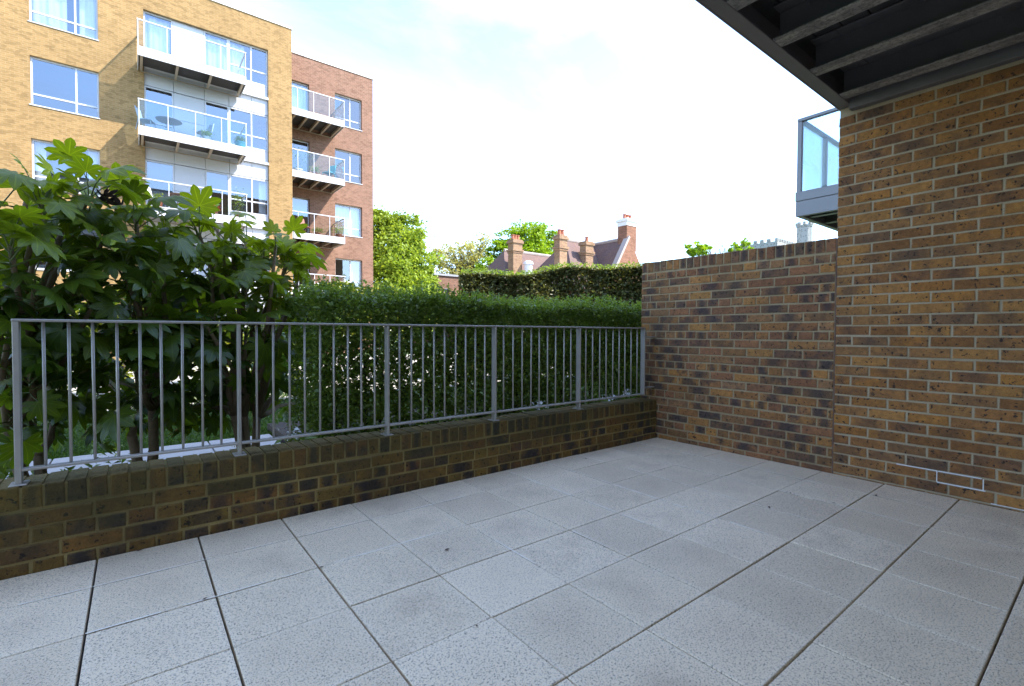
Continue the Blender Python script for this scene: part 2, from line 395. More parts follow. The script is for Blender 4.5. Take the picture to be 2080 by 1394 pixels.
# ------------------------------------------------------------------ terrace paving, slab by slab
terr = empty('terrace', (0, 0, 0)); tag(terr, kind='structure')
TX, TY = 0.402, 0.3990
xj = [1.055 + TX*(i-3) for i in range(-5, 11)]
yj = [2.662 - TY*j for j in range(0, 11)]
xs = xj + [G - 0.004]; ys = [W - 0.004] + yj
slab_cache = {}
for i in range(len(xs)-1):
    for j in range(len(ys)-1):
        x0, x1, y1, y0 = xs[i], xs[i+1], ys[j], ys[j+1]
        wx = lambda q: 0.0042 if -0.3 < q < 0.8 else 0.0021
        wy = lambda q: 0.0036 if q < 1.2 and x0 > 1.2 else 0.0021
        x0, x1, y0, y1 = x0+wx(x0), x1-wx(x1), y0+wy(y0), y1-wy(y1); gx = gy = 0.0
        key = (round(x1-x0, 3), round(y1-y0, 3), gx)
        if key not in slab_cache:
            b = MB(); hx, hy = (x1-x0)/2-gx, (y1-y0)/2-gy
            b.bbox(-hx, hx, -hy, hy, -0.045, 0.0, 0.0022)
            slab_cache[key] = b.mesh('paving_slab', M['paving'])
        put('paving_slab', slab_cache[key], terr, ((x0+x1)/2, (y0+y1)/2, random.uniform(-0.0016, 0.0016)),
            (random.gauss(0, 0.0007), random.gauss(0, 0.0007), random.gauss(0, 0.0008)))
b = MB(); b.box(xs[0], G+0.1, ys[-1], W+0.02, -0.3, -0.03); b.build('joint_bed', M['joint'], terr)
# pale lime in some of the joints
def lime_x(x0, x1, y, hw=0.0035):
    k = MB(); n = max(2, int((x1-x0)/0.07)); v = []
    for i in range(n+1):
        x = x0+(x1-x0)*i/n; k_ = hw*random.uniform(0.5, 1.5); v.append((x, y-k_, y+k_))
    for a, c in zip(v[:-1], v[1:]):
        if random.random() < 0.2: continue
        k.quad((a[0], a[1], 0.0), (c[0], c[1], 0.0), (c[0], c[2], 0.0), (a[0], a[2], 0.0))
    return k
def lime_y(x, y0, y1, hw=0.003):
    k = lime_x(y0, y1, x, hw); k.v = [(q[1], q[0], q[2]) for q in k.v]; return k
for j, (a, c) in ((0, (-1.8, 1.7)), (1, (-0.15, 1.3))):
    m = lime_x(a, c, yj[j], 0.0034); o = m.build('joint_lime', M['lime'], terr); o.location.z = 0.0024
for i in range(9, 16):
    y_hi = W-0.02 if i > 10 else 2.0
    y_lo = (0.35 if i > 13 else 1.1 if i > 11 else 1.6)
    m = lime_y(xj[i], y_lo, y_hi, 0.004); o = m.build('joint_lime', M['lime'], terr); o.location.z = 0.0024

# ------------------------------------------------------------------ brickwork
def brick_mesh(name, lx, lz, dep, mat, seed):
    """one brick: front face at y=0 (faces -y), slightly rounded and out of true"""
    r = random.Random(seed); b = MB(); c = 0.0045
    J = lambda s=0.0024: r.uniform(-s, s)
    o = [(-lx/2+J(), 0, -lz/2+J()), (lx/2+J(), 0, -lz/2+J()), (lx/2+J(), 0, lz/2+J()), (-lx/2+J(), 0, lz/2+J())]
    sgn = [(1, 1), (-1, 1), (-1, -1), (1, -1)]
    i0 = len(b.v)
    ring = lambda y, ins: [(q[0]+s[0]*ins, y, q[2]+s[1]*ins) for q, s in zip(o, sgn)]
    b.v += ring(J(0.0008), c*1.25) + ring(c*0.8, 0.0) + ring(dep-c, 0.0) + ring(dep, c)
    b.f.append((0, 1, 2, 3)); b.m.append(0)
    for k in range(3):
        for q in range(4):
            b.f.append((k*4+q, k*4+4+q, k*4+4+(q+1) % 4, k*4+(q+1) % 4)); b.m.append(0)
    b.f.append((15, 14, 13, 12)); b.m.append(0)
    return b.mesh(name, mat)

_bc = {}
def lay(parent, mat, lx, lz, dep, pos, rz, proud=0.0):
    key = (mat.name, round(lx, 3), round(lz, 3), round(dep, 3), random.randrange(5))
    if key not in _bc: _bc[key] = brick_mesh('brick', lx, lz, dep, mat, hash(key[1:]) % 9973)
    o = put('brick', _bc[key], parent, pos, (random.gauss(0, 0.004), random.gauss(0, 0.003), rz+max(-.008, min(.008, random.gauss(0, 0.004)))))
    return o

# low wall under the railing
LWX0, LWX1 = -1.75, G
lw = empty('brick_wall', ((LWX0+LWX1)/2, W, 0))
tag(lw, 'low mossy brown brick wall under the steel railing', 'wall')
def local(o, p): return (p[0]-o.location.x, p[1]-o.location.y, p[2]-o.location.z)
b = MB(); b.box(LWX0-lw.location.x, LWX1-lw.location.x+0.05, 0.005, 0.21, -0.25, LOW_H-0.006)
b.build('mortar', M['low_mortar'], lw)
x = LWX0
while x < LWX1-0.03:
    wd = min(0.065, LWX1-x-0.002)
    lay(lw, M['low_brick'], wd, 0.1025, 0.215, local(lw, (x+wd/2, W-0.001+random.gauss(0, 0.0015), LOW_H-0.1025/2+random.gauss(0, 0.001))), 0)
    x += 0.075
for c in range(4):
    z = LOW_H - 0.1125 - 0.0375 - 0.075*c
    head = (c % 2 == 1)
    ln = 0.1025 if head else 0.215
    x = LWX0 + (0.03 if head else (0.02 if c == 0 else -0.1))
    while x < LWX1-0.02:
        x0, x1 = max(x, LWX0), min(x+ln, LWX1-0.002)
        if x1-x0 > 0.03:
            lay(lw, M['low_brick'], x1-x0, 0.065, 0.1, local(lw, ((x0+x1)/2, W-0.001+random.gauss(0, 0.0015), z+random.gauss(0, 0.001))), 0)
        x += ln+0.01

# garden wall: runs along Y at X = G, face towards -X
GY0, GY1 = PY+0.006, W+0.205
gw = empty('brick_wall', (G, (GY0+GY1)/2, 0))
tag(gw, 'tall brown brick garden wall with brick on edge top, between low wall and pier', 'wall')
b = MB(); b.box(0.005, 0.21, GY0-gw.location.y, GY1-gw.location.y-0.004, -0.25, GARD_H-0.006)
b.build('mortar', M['garden_mortar'], gw)
RZ = -math.pi/2
y = GY0
while y < GY1-0.02:
    wd = min(0.065, GY1-y-0.001)
    lay(gw, M['garden_brick'], wd, 0.1025, 0.215, local(gw, (G-0.001+random.gauss(0, 0.0015), y+wd/2, GARD_H-0.1025/2+random.gauss(0, 0.0015))), RZ)
    y += 0.075
for c in range(23):
    z = GARD_H - 0.1125 - 0.0375 - 0.075*c
    head = c % 4 == 0
    ln = 0.1025 if head else 0.215
    y = GY1 - ln - (0.0 if c % 2 == 0 else -0.1125)
    if head: y = GY1 - 0.065 - 0.0
    while y > GY0-0.2:
        y0, y1 = max(y, GY0+0.001), min(y+ln, GY1)
        if y1-y0 > 0.028:
            lay(gw, M['garden_brick'], y1-y0, 0.065, 0.1, local(gw, (G-0.001+random.gauss(0, 0.0015), (y0+y1)/2, z+random.gauss(0, 0.001))), RZ)
        y -= ln+0.01

# pier of our own block: stretcher bond
pr = empty('brick_pier', (G, 0.4, 0))
tag(pr, 'tan brick pier wall in stretcher bond holding up the dark overhead balcony', 'wall')
b = MB(); b.box(0.005, 0.325, BW+0.002-0.4, PY-0.004-0.4, -0.25, SOF-0.004)
b.build('mortar', M['pier_mortar'], pr)
rest = MB()
for c in range(38):
    z = 0.012 + 0.0375 + 0.075*(c-1)
    if z+0.0325 > SOF: break
    y = PY - (0.215 if c % 2 else 0.1025)
    first = True
    while y > BW:
        y1 = PY if first else y+0.215
        y0 = y
        if y0 > 0.2:
            lay(pr, M['pier_brick'], y1-y0-0.001, 0.065, 0.1, local(pr, (G-0.001+random.gauss(0, 0.0012), (y0+y1)/2, z+random.gauss(0, 0.0008))), RZ)
        else:
            rest.bbox(-0.001, 0.09, y0-0.4, y1-0.4, z-0.0325, z+0.0325, 0.003)
        first = False
        y -= 0.225
o = rest.build('brickwork', M['pier_brick'], pr); tag(o, kind='stuff')
# returns of the pier's end face (towards +Y), seen from a step aside
for c in range(38):
    z = 0.012 + 0.0375 + 0.075*(c-1)
    if z+0.0325 > SOF or z < GARD_H+0.03: continue
    for x0, x1 in (((0.112, 0.215), (0.225, 0.325)) if c % 2 else ((0.115, 0.325),)):
        lay(pr, M['pier_brick'], x1-x0, 0.065, 0.1, local(pr, (G+(x0+x1)/2, PY+0.0005, z)), math.pi)
b = MB(); b.bbox(-0.001, 0.02, PY-0.0035-0.4, PY+0.0055-0.4, -0.02, GARD_H-0.002, 0.002)
b.build('movement_joint', M['sealant'], pr)
# white lime lines near the foot of the pier
def eff(y0, y1, z0, z1):
    e = MB(); e.bbox(-0.0035, 0.01, min(y0, y1)-0.4, max(y0, y1)-0.4, z0, z1, 0.0012); e.build('lime_bloom', M['efflor'], pr)
for c, lst in ((2, ((0.78, 1.0), (0.565, 0.775))), (1, ((0.545, 0.78),)),):
    zj = 0.012+0.075*(c)-0.0375+0.0375
    for a, d in lst: eff(a, d, zj-0.002-0.003, zj+0.004-0.003)
eff(0.778, 0.784, 0.088, 0.158); eff(0.553, 0.559, 0.088, 0.158)
eff(0.3, 0.52, 0.0115, 0.0165)

# ------------------------------------------------------------------ railing
RY = W + 0.048
ZT, ZB = 1.128, 0.462
px_ = [-0.413, 0.452, 1.318, 2.195, 3.125, 4.05]
rl = empty('railing', (1.8, RY, LOW_H))
tag(rl, 'grey steel railing with thin vertical bars on the low brick wall', 'railing')
def L(p): return (p[0]-1.8, p[1], p[2]-LOW_H)
def Lb(m, x0, x1, y0, y1, z0, z1, bv=0.002): m.bbox(x0-1.8, x1-1.8, y0, y1, z0-LOW_H, z1-LOW_H, bv)
m = MB(); Lb(m, px_[0]-0.013, px_[-1]+0.012, -0.025, 0.025, ZT-0.012, ZT); m.build('top_rail', M['steel'], rl)
for a, c in zip(px_[:-1], px_[1:]):
    m = MB(); Lb(m, a+0.0075, c-0.0075, -0.02, 0.02, ZB-0.012, ZB); m.build('bottom_rail', M['steel'], rl)
for k, x in enumerate(px_):
    m = MB(); w_ = 0.011 if k == 0 else 0.0075
    Lb(m, x-w_, x+w_, -0.025, 0.025, LOW_H+0.006 if k < 5 else ZB-0.012, ZT-0.012); p = m.build('post', M['steel'], rl)
    if k < 5:
        m = MB(); Lb(m, x-0.03, x+0.03, -0.038, 0.045, LOW_H+0.0005, LOW_H+0.007); m.build('base_plate', M['steel'], p)
    else:
        m = MB(); Lb(m, x+0.0075, G-0.0015, -0.02, 0.02, ZT-0.1, ZT-0.09); Lb(m, x+0.0075, G-0.0015, -0.02, 0.02, ZB+0.05, ZB+0.06); m.build('wall_bracket', M['steel'], p)
m = MB(); m.tube([(0, 0, ZB-0.001), (0, 0, ZT-0.011)], 0.0062, 10); me_b = m.mesh('baluster', M['steel'], True)
for a, c in zip(px_[:-1], px_[1:]):
    for i in range(1, 10):
        put('baluster', me_b, rl, (a+(c-a)*i/10-1.8, random.uniform(-0.001, 0.001), -LOW_H), (random.gauss(0, 0.002), random.gauss(0, 0.002), 0))

# ------------------------------------------------------------------ overhead balcony (ours)
ob = empty('overhead_balcony', (2.4, 0.0, SOF))
tag(ob, 'dark steel balcony overhead, its joists and deck seen from below', 'balcony')
OX0, OX1, OYF = 0.25, G+0.36, 1.407
def ob_box(m, x0, x1, y0, y1, z0, z1, bv=0.003): m.bbox(x0-2.4, x1-2.4, y0, y1, z0, z1, bv)
m = MB(); ob_box(m, OX0, OX1, OYF-0.012, OYF, 0.0, 0.26); ob_box(m, OX0, OX1, 1.316, OYF-0.013, 0.0, 0.014); ob_box(m, OX0, OX1, 1.335, OYF-0.013, 0.225, 0.24)
m.build('fascia_beam', M['fascia'], ob)
jx = [2.994-0.5235*k for k in range(5, 0, -1)] + [2.994, 3.519, 4.03]
for x in jx:
    m = MB(); ob_box(m, x-0.056, x+0.056, BW+0.005, 1.316, 0.002, 0.014); j = m.build('joist', M['flange'], ob)
    m = MB(); ob_box(m, x+0.030, x+0.042, BW+0.005, 1.316, 0.0145, 0.2); ob_box(m, x-0.056, x+0.029, BW+0.005, 1.316, 0.188, 0.2); m.build('joist_web', M['steel_dark'], j)
    for yy in (1.18, 0.55):
        m = MB(); m.tube([(x-0.06-2.4, yy, 0.2), (x-0.075-2.4, yy-0.05, 0.13), (x-0.07-2.4, yy-0.06, 0.1)], 0.003, 5); m.build('cable_tie', M['steel_dark'], j)
# plate against the pier head
m = MB(); ob_box(m, 4.165, 4.2235, BW+0.005, 1.315, -0.045, 0.2); m.build('wall_plate', M['steel_dark'], ob)
y = BW+0.01
while y < 1.30:
    m = MB(); ob_box(m, OX0, OX1, y, y+0.138, 0.203, 0.232); m.build('deck_board', M['deck'], ob)
    y += 0.146
m = MB(); ob_box(m, OX0, OX1, BW+0.005, 1.33, 0.24, 0.25, 0.002); m.build('deck_tray', M['deck'], ob)
# glass front and handrail above the fascia
for k in range(4):
    a = OX0+k*(OX1-OX0)/4; c = a+(OX1-OX0)/4
    m = MB(); ob_box(m, a+0.02, c-0.02, OYF-0.02, OYF-0.008, 0.29, 1.25, 0.001); m.build('glass_panel', M['frost'], ob)
for k in range(5):
    a = OX0+k*(OX1-OX0)/4
    m = MB(); ob_box(m, a-0.015, a+0.015, OYF-0.045, OYF-0.003, 0.26, 1.28); m.build('post', M['nb_steel'], ob)
m = MB(); ob_box(m, OX0-0.02, OX1+0.02, OYF-0.05, OYF, 1.28, 1.32); m.build('handrail', M['nb_steel'], ob)

# ------------------------------------------------------------------ buildings
def bw(mb, name, mat, parent, org, smooth=False, fix=True):
    """build a mesh given in world coordinates under a thing whose base is org"""
    mb.v = [(p[0]-org[0], p[1]-org[1], p[2]-org[2]) for p in mb.v]
    return mb.build(name, mat, parent, smooth, fix)

def facade(m, x0, x1, z0, z1, y, th, holes, mi=0):
    """wall of thickness th (front at y, towards +y*sign(th)) with real openings and reveals"""
    X = sorted({x0, x1, *[q for h in holes for q in h[:2] if x0 < q < x1]}); Z = sorted({z0, z1, *[q for h in holes for q in h[2:] if z0 < q < z1]})
    def solid(i, j):
        if i < 0 or j < 0 or i >= len(X)-1 or j >= len(Z)-1: return None
        cx, cz = (X[i]+X[i+1])/2, (Z[j]+Z[j+1])/2
        return not any(h[0] < cx < h[1] and h[2] < cz < h[3] for h in holes)
    for i in range(len(X)-1):
        for j in range(len(Z)-1):
            if not solid(i, j): continue
            a, c, d, e = X[i], X[i+1], Z[j], Z[j+1]
            for yy in (y, y+th): m.quad((a, yy, d), (c, yy, d), (c, yy, e), (a, yy, e), mi)
            for (ni, nj), (p, q) in (((i-1, j), ((a, d), (a, e))), ((i+1, j), ((c, d), (c, e))), ((i, j-1), ((a, d), (c, d))), ((i, j+1), ((a, e), (c, e)))):
                if solid(ni, nj) is not True:
                    m.quad((p[0], y, p[1]), (q[0], y, q[1]), (q[0], y+th, q[1]), (p[0], y+th, p[1]), mi)

M['yellow_brick'] = far_brick('yellow stock brick', (0.325, 0.2, 0.08), (0.26, 0.158, 0.062), (0.34, 0.25, 0.135))
M['red_brick'] = far_brick('red brown brick', (0.245, 0.13, 0.085), (0.19, 0.098, 0.064), (0.31, 0.22, 0.16))
M['our_brick'] = far_brick('tan block brick', (0.26, 0.15, 0.075), (0.2, 0.11, 0.055), (0.3, 0.26, 0.2))
M['white_clad'] = plain('white metal cladding', (0.5, 0.5, 0.51), 0.45, var=0.06, scale=2)
M['frame'] = plain('pale grey window frame', (0.52, 0.52, 0.53), 0.4, var=0.06)
M['frame_dark'] = plain('brown grey window head', (0.12, 0.1, 0.09), 0.6)
M['coping'] = plain('white roof coping', (0.7, 0.7, 0.68), 0.5, var=0.05)
M['inside'] = plain('room plaster', (0.30, 0.29, 0.28), 0.9, var=0.05)
M['curtain'] = plain('white voile curtain', (0.72, 0.76, 0.77), 0.9, var=0.05)
M['joist_far'] = plain('galvanised balcony bracket', (0.34, 0.28, 0.21), 0.6, var=0.1)
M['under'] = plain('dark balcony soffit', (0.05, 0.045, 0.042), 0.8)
M['win_glass'] = glass_mat('window glass', (0.85, 0.88, 0.9), 0.16)
M['bal_glass'] = glass_mat('balcony glass', (0.72, 0.86, 0.92), 0.02, haze=0.10, hazec=(0.30, 0.50, 0.62))
M['clear_glass'] = glass_mat('clear balcony glass', (0.93, 0.96, 0.96), 0.0)
M['felt'] = plain('flat roof felt', (0.2, 0.2, 0.2), 0.9)

def window(root, org, x0, x1, z0, z1, y, mull=(), trans=(), fw=0.055, head=True, glass='win_glass', dpt=0.07, sgn=1):
    """frame with mullions and transoms; each pane its own sub-part"""
    m = MB(); bars_x = [x0+fw/2, *mull, x1-fw/2]; bars_z = [z0+fw/2, *trans, z1-fw/2]
    ya, yb = sorted((y, y+sgn*dpt))
    m.box(x0, x1, ya, yb, z0, z0+fw); m.box(x0, x1, ya, yb, z1-fw, z1)
    for bx in bars_x:
        m.box(bx-fw/2, bx+fw/2, ya+0.002, yb-0.002, z0+fw, z1-fw)
    for t in trans:
        for a, c in zip(bars_x[:-1], bars_x[1:]): m.box(a+fw/2, c-fw/2, ya+0.004, yb-0.004, t-fw/2, t+fw/2)
    fr = bw(m, 'window', M['frame'], root, org)
    for a, c in zip(bars_x[:-1], bars_x[1:]):
        for d, e in zip(bars_z[:-1], bars_z[1:]):
            q = MB(); yy = y+sgn*0.035
            q.quad((a+fw/2, yy, d+fw/2), (c-fw/2, yy, d+fw/2), (c-fw/2, yy, e-fw/2), (a+fw/2, yy, e-fw/2))
            bw(q, 'pane', M[glass], fr, org, fix=False)
    return fr

def curtain(root, org, x0, x1, z0, z1, y):
    m = MB(); n = max(8, int((x1-x0)/0.04)); pts = []
    for i in range(n+1):
        x = x0+(x1-x0)*i/n; pts.append((x, y+0.016*math.sin(x*34+x0*5)+0.03*math.sin(x*13+x0*3)))
    for a, c in zip(pts[:-1], pts[1:]): m.quad((a[0], a[1], z0), (c[0], c[1], z0), (c[0], c[1], z1), (a[0], a[1], z1))
    return bw(m, 'curtain', M['curtain'], root, org, fix=False)

def balcony(root, org, x0, x1, yf, yw, zf, n_pan, glass, nj, fas=0.33, left_end=True, right_end=True):
    """slab with metal fascia, cantilever joists below, glass balustrade; front at yf, wall at yw (> yf)"""
    m = MB(); zt = zf+0.02
    m.box(x0, x1, yf, yf+0.03, zf-fas, zt)
    m.box(x0, x0+0.03, yf+0.031, yw-0.004, zf-fas, zt); m.box(x1-0.03, x1, yf+0.031, yw-0.004, zf-fas, zt)
    o = bw(m, 'balcony', M['white_clad'], root, org)
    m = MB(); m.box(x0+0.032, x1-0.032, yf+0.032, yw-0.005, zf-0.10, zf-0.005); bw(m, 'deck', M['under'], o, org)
    for k in range(nj):
        x = x0+0.12+(x1-x0-0.24)*k/(nj-1)
        m = MB(); m.box(x-0.045, x+0.045, yf+0.033, yw-0.006, zf-fas+0.01, zf-fas+0.025); m.box(x-0.006, x+0.006, yf+0.033, yw-0.006, zf-fas+0.026, zf-0.104)
        bw(m, 'joist', M['joist_far'], o, org)
    m = MB(); m.box(x0+0.1, x1-0.1, yw-0.05, yw-0.007, zf-fas-0.03, zf-fas+0.005); bw(m, 'wall_bearer', M['joist_far'], o, org)
    top = zf+1.04
    m = MB(); m.box(x0-0.01, x1+0.01, yf-0.005, yf+0.05, top-0.04, top)
    if left_end: m.box(x0-0.01, x0+0.045, yf+0.051, yw-0.006, top-0.04, top)
    if right_end: m.box(x1-0.045, x1+0.01, yf+0.051, yw-0.006, top-0.04, top)
    bw(m, 'handrail', M['frame'], o, org)
    for k in range(n_pan+1):
        x = x0+0.02+(x1-x0-0.04)*k/n_pan
        m = MB(); m.box(x-0.012, x+0.012, yf+0.004, yf+0.044, zt+0.001, top-0.041); bw(m, 'post', M['frame'], o, org)
    for k in range(n_pan):
        a = x0+0.04+(x1-x0-0.04)*k/n_pan; c = x0+(x1-x0-0.04)*(k+1)/n_pan
        q = MB(); q.quad((a, yf+0.022, zt+0.04), (c, yf+0.022, zt+0.04), (c, yf+0.022, top-0.05), (a, yf+0.022, top-0.05)); bw(q, 'glass_panel', M[glass], o, org, fix=False)
    for x, on_ in ((x0+0.02, left_end), (x1-0.02, right_end)):
        if not on_: continue
        q = MB(); q.quad((x, yf+0.06, zt+0.04), (x, yw-0.05, zt+0.04), (x, yw-0.05, top-0.05), (x, yf+0.06, top-0.05)); bw(q, 'glass_panel', M[glass], o, org, fix=False)
    return o

FL = [-0.1, 2.9, 5.9, 8.9, 11.9]; ROOF = 15.42
# --- yellow block
D1, YB1 = 24.9, 23.47
YX0, YX1 = -14.0, 6.04
yo = (0.0, D1, -0.1)
yb = empty('apartment_building', yo)
tag(yb, 'sunlit yellow brick apartment block with white clad bay and glass balconies', 'building')
holes = [(0.415, 5.02, 0.0, FL[4]+2.2)]
WL = [(-2.91, -0.995), (-8.2, -6.2)]
for f in FL:
    for a, c in WL: holes.append((a, c, f+0.42, f+2.2))
m = MB(); facade(m, YX0, YX1, -0.16, ROOF, D1, 0.3, holes)
bw(m, 'wall', M['yellow_brick'], yb, yo)
m = MB(); m.quad((YX1, D1+0.301, -0.16), (YX1, D1+14, -0.16), (YX1, D1+14, ROOF), (YX1, D1+0.301, ROOF)); m.quad((YX0, D1+0.301, -0.16), (YX0, D1+14, -0.16), (YX0, D1+14, ROOF), (YX0, D1+0.301, ROOF))
m.quad((YX0, D1+14, -0.16), (YX1, D1+14, -0.16), (YX1, D1+14, ROOF), (YX0, D1+14, ROOF)); bw(m, 'side_wall', M['yellow_brick'], yb, yo, fix=False)
m = MB(); m.quad((YX0, D1+0.301, ROOF-0.25), (YX1, D1+0.301, ROOF-0.25), (YX1, D1+14, ROOF-0.25), (YX0, D1+14, ROOF-0.25)); bw(m, 'roof', M['felt'], yb, yo, fix=False)
m = MB(); m.box(YX0-0.03, YX1+0.04, D1-0.04, D1+0.36, ROOF+0.002, ROOF+0.10); m.box(YX1-0.3, YX1+0.04, D1+0.361, D1+14, ROOF+0.002, ROOF+0.10); bw(m, 'coping', M['coping'], yb, yo)
for f in FL[1:]:
    m = MB(); m.box(YX0+0.1, YX1-0.1, D1+0.33, D1+8, f-0.3, f-0.02); bw(m, 'floor_slab', M['inside'], yb, yo)
m = MB(); m.quad((YX0+0.1, D1+5, -0.1), (YX1-0.1, D1+5, -0.1), (YX1-0.1, D1+5, 15), (YX0+0.1, D1+5, 15))
for x in (-5, -0.3, 1.9): m.quad((x, D1+0.31, -0.1), (x, D1+5, -0.1), (x, D1+5, 15), (x, D1+0.31, 15))
bw(m, 'partition', M['inside'], yb, yo, fix=False)
for k, f in enumerate(FL):
    for a, c in WL:
        window(yb, yo, a+0.002, c-0.002, f+0.422, f+2.198, D1+0.12, mull=(a+(c-a)*0.655,), trans=(f+0.86,))
        m = MB(); m.bbox(a-0.03, c+0.03, D1-0.03, D1+0.115, f+0.385, f+0.4205, 0.004); bw(m, 'sill', M['frame'], yb, yo)
    if k == 4: curtain(yb, yo, -1.55, -1.05, f+0.45, f+2.15, D1+0.36); curtain(yb, yo, -2.85, -1.9, f+0.45, f+2.15, D1+0.36)
    if k == 2: curtain(yb, yo, -2.85, -2.55, f+0.45, f+2.15, D1+0.36); curtain(yb, yo, -1.35, -1.05, f+0.45, f+2.15, D1+0.36)
# the clad bay: full-height window, blank panel, door, windows, spandrels; all 0.14 m back from the face
yw = D1+0.14
bx = [0.415, 1.40, 2.505, 3.43, 4.33, 5.02]
for k, f in enumerate(FL):
    if f < 0: continue
    h = f+2.2
    window(yb, yo, bx[0]+0.003, bx[1]-0.003, f+0.02, h-0.003, yw, trans=(f+0.75,) if k < 4 else ())
    m = MB(); m.bbox(bx[1]+0.006, bx[2]-0.006, yw, yw+0.1, f+1.1, h-0.004, 0.006); bw(m, 'cladding_panel', M['white_clad'], yb, yo)
    m = MB(); m.bbox(bx[1]+0.006, bx[2]-0.006, yw, yw+0.1, f+0.02, f+1.088, 0.006); bw(m, 'cladding_panel', M['white_clad'], yb, yo)
    window(yb, yo, bx[2]+0.003, bx[3]-0.003, f+0.02, h-0.003, yw)
    window(yb, yo, bx[3]+0.003, bx[5]-0.003, f+0.55, h-0.003, yw, mull=(bx[4],), trans=(f+1.12,))
    m = MB(); m.bbox(bx[3]+0.006, bx[5]-0.006, yw, yw+0.1, f-0.1, f+0.545, 0.006); bw(m, 'cladding_panel', M['white_clad'], yb, yo)
    m = MB(); m.box(bx[0]+0.004, bx[5]-0.004, D1+0.002, yw-0.012, f-0.1, f+0.005); bw(m, 'threshold', M['white_clad'], yb, yo)
    # spandrel band under the floor, panel by panel
    for a, c in zip(bx[:-1], bx[1:]):
        m = MB(); m.bbox(a+0.006, c-0.006, yw-0.01, yw+0.1, f-0.78, f-0.11 if a > 3.2 else f+0.01, 0.006); bw(m, 'cladding_panel', M['white_clad'], yb, yo)
    if k == 4: curtain(yb, yo, 0.5, 1.3, f+0.1, h-0.05, D1+0.42); curtain(yb, yo, 2.6, 4.1, f+0.1, h-0.05, D1+0.42)
    if k == 2: curtain(yb, yo, 4.65, 4.95, f+0.6, h-0.05, D1+0.42)
m = MB(); m.box(0.43, 5.0, D1+0.26, D1+0.30, -0.1, FL[1]-0.8); bw(m, 'cladding_panel', M['white_clad'], yb, yo)
# open casement on the top floor
for k in (4, 3, 2, 1):
    balcony(yb, yo, 0.2, 3.87, YB1, D1, FL[k], 4, 'bal_glass' if k == 3 else 'clear_glass', 4)
# --- red block, set back
D2, YB2 = 27.0, 25.2
ro = (8.4, D2, -0.1)
rb = empty('apartment_building', ro)
tag(rb, 'red brick apartment block with cantilevered glass balconies beside the leafy tree', 'building')
holes = []
for f in FL:
    holes.append((8.745, 10.247, f+0.50, f+2.2)); holes.append((6.3, 7.41, f+0.02, f+2.2))
m = MB(); facade(m, 5.0, 10.89, -0.16, ROOF+0.05, D2, 0.3, holes); bw(m, 'wall', M['red_brick'], rb, ro)
m = MB(); m.quad((10.89, D2+0.301, -0.16), (10.89, D2+11, -0.16), (10.89, D2+11, ROOF+0.05), (10.89, D2+0.301, ROOF+0.05))
m.quad((5, D2+11, -0.16), (10.89, D2+11, -0.16), (10.89, D2+11, ROOF+0.05), (5, D2+11, ROOF+0.05)); bw(m, 'side_wall', M['red_brick'], rb, ro, fix=False)
m = MB(); m.quad((5, D2+0.301, ROOF-0.25), (10.89, D2+0.301, ROOF-0.25), (10.89, D2+11, ROOF-0.25), (5, D2+11, ROOF-0.25)); bw(m, 'roof', M['felt'], rb, ro, fix=False)
m = MB(); m.box(5, 10.93, D2-0.04, D2+0.36, ROOF+0.052, ROOF+0.14); m.box(10.6, 10.93, D2+0.361, D2+11, ROOF+0.052, ROOF+0.14); bw(m, 'coping', M['coping'], rb, ro)
for f in FL[1:]:
    m = MB(); m.box(5.1, 10.7, D2+0.33, D2+6, f-0.3, f-0.02); bw(m, 'floor_slab', M['inside'], rb, ro)
m = MB(); m.quad((5.1, D2+4.5, -0.1), (10.7, D2+4.5, -0.1), (10.7, D2+4.5, 15), (5.1, D2+4.5, 15)); m.quad((8, D2+0.31, -0.1), (8, D2+4.5, -0.1), (8, D2+4.5, 15), (8, D2+0.31, 15)); bw(m, 'partition', M['inside'], rb, ro, fix=False)
for k, f in enumerate(FL):
    window(rb, ro, 8.747, 10.245, f+0.502, f+2.198, D2+0.16, mull=(9.62,), trans=(f+0.95,))
    m = MB(); m.bbox(8.72, 10.27, D2-0.03, D2+0.155, f+0.465, f+0.5005, 0.004); bw(m, 'sill', M['frame'], rb, ro)
    window(rb, ro, 6.302, 7.408, f+0.022, f+2.198, D2+0.16)
    if k == 2: curtain(rb, ro, 8.8, 10.2, f+0.55, f+2.15, D2+0.4)
    if k == 4: curtain(rb, ro, 6.35, 7.35, f+0.05, f+2.15, D2+0.4)
    if k == 1: curtain(rb, ro, 9.65, 10.2, f+0.55, f+2.15, D2+0.4)
for k in (4, 3, 2, 1):
    balcony(rb, ro, 5.6, 8.66, YB2, D2, FL[k], 4, 'clear_glass' if k < 3 else 'bal_glass', 6, fas=0.3, left_end=False)

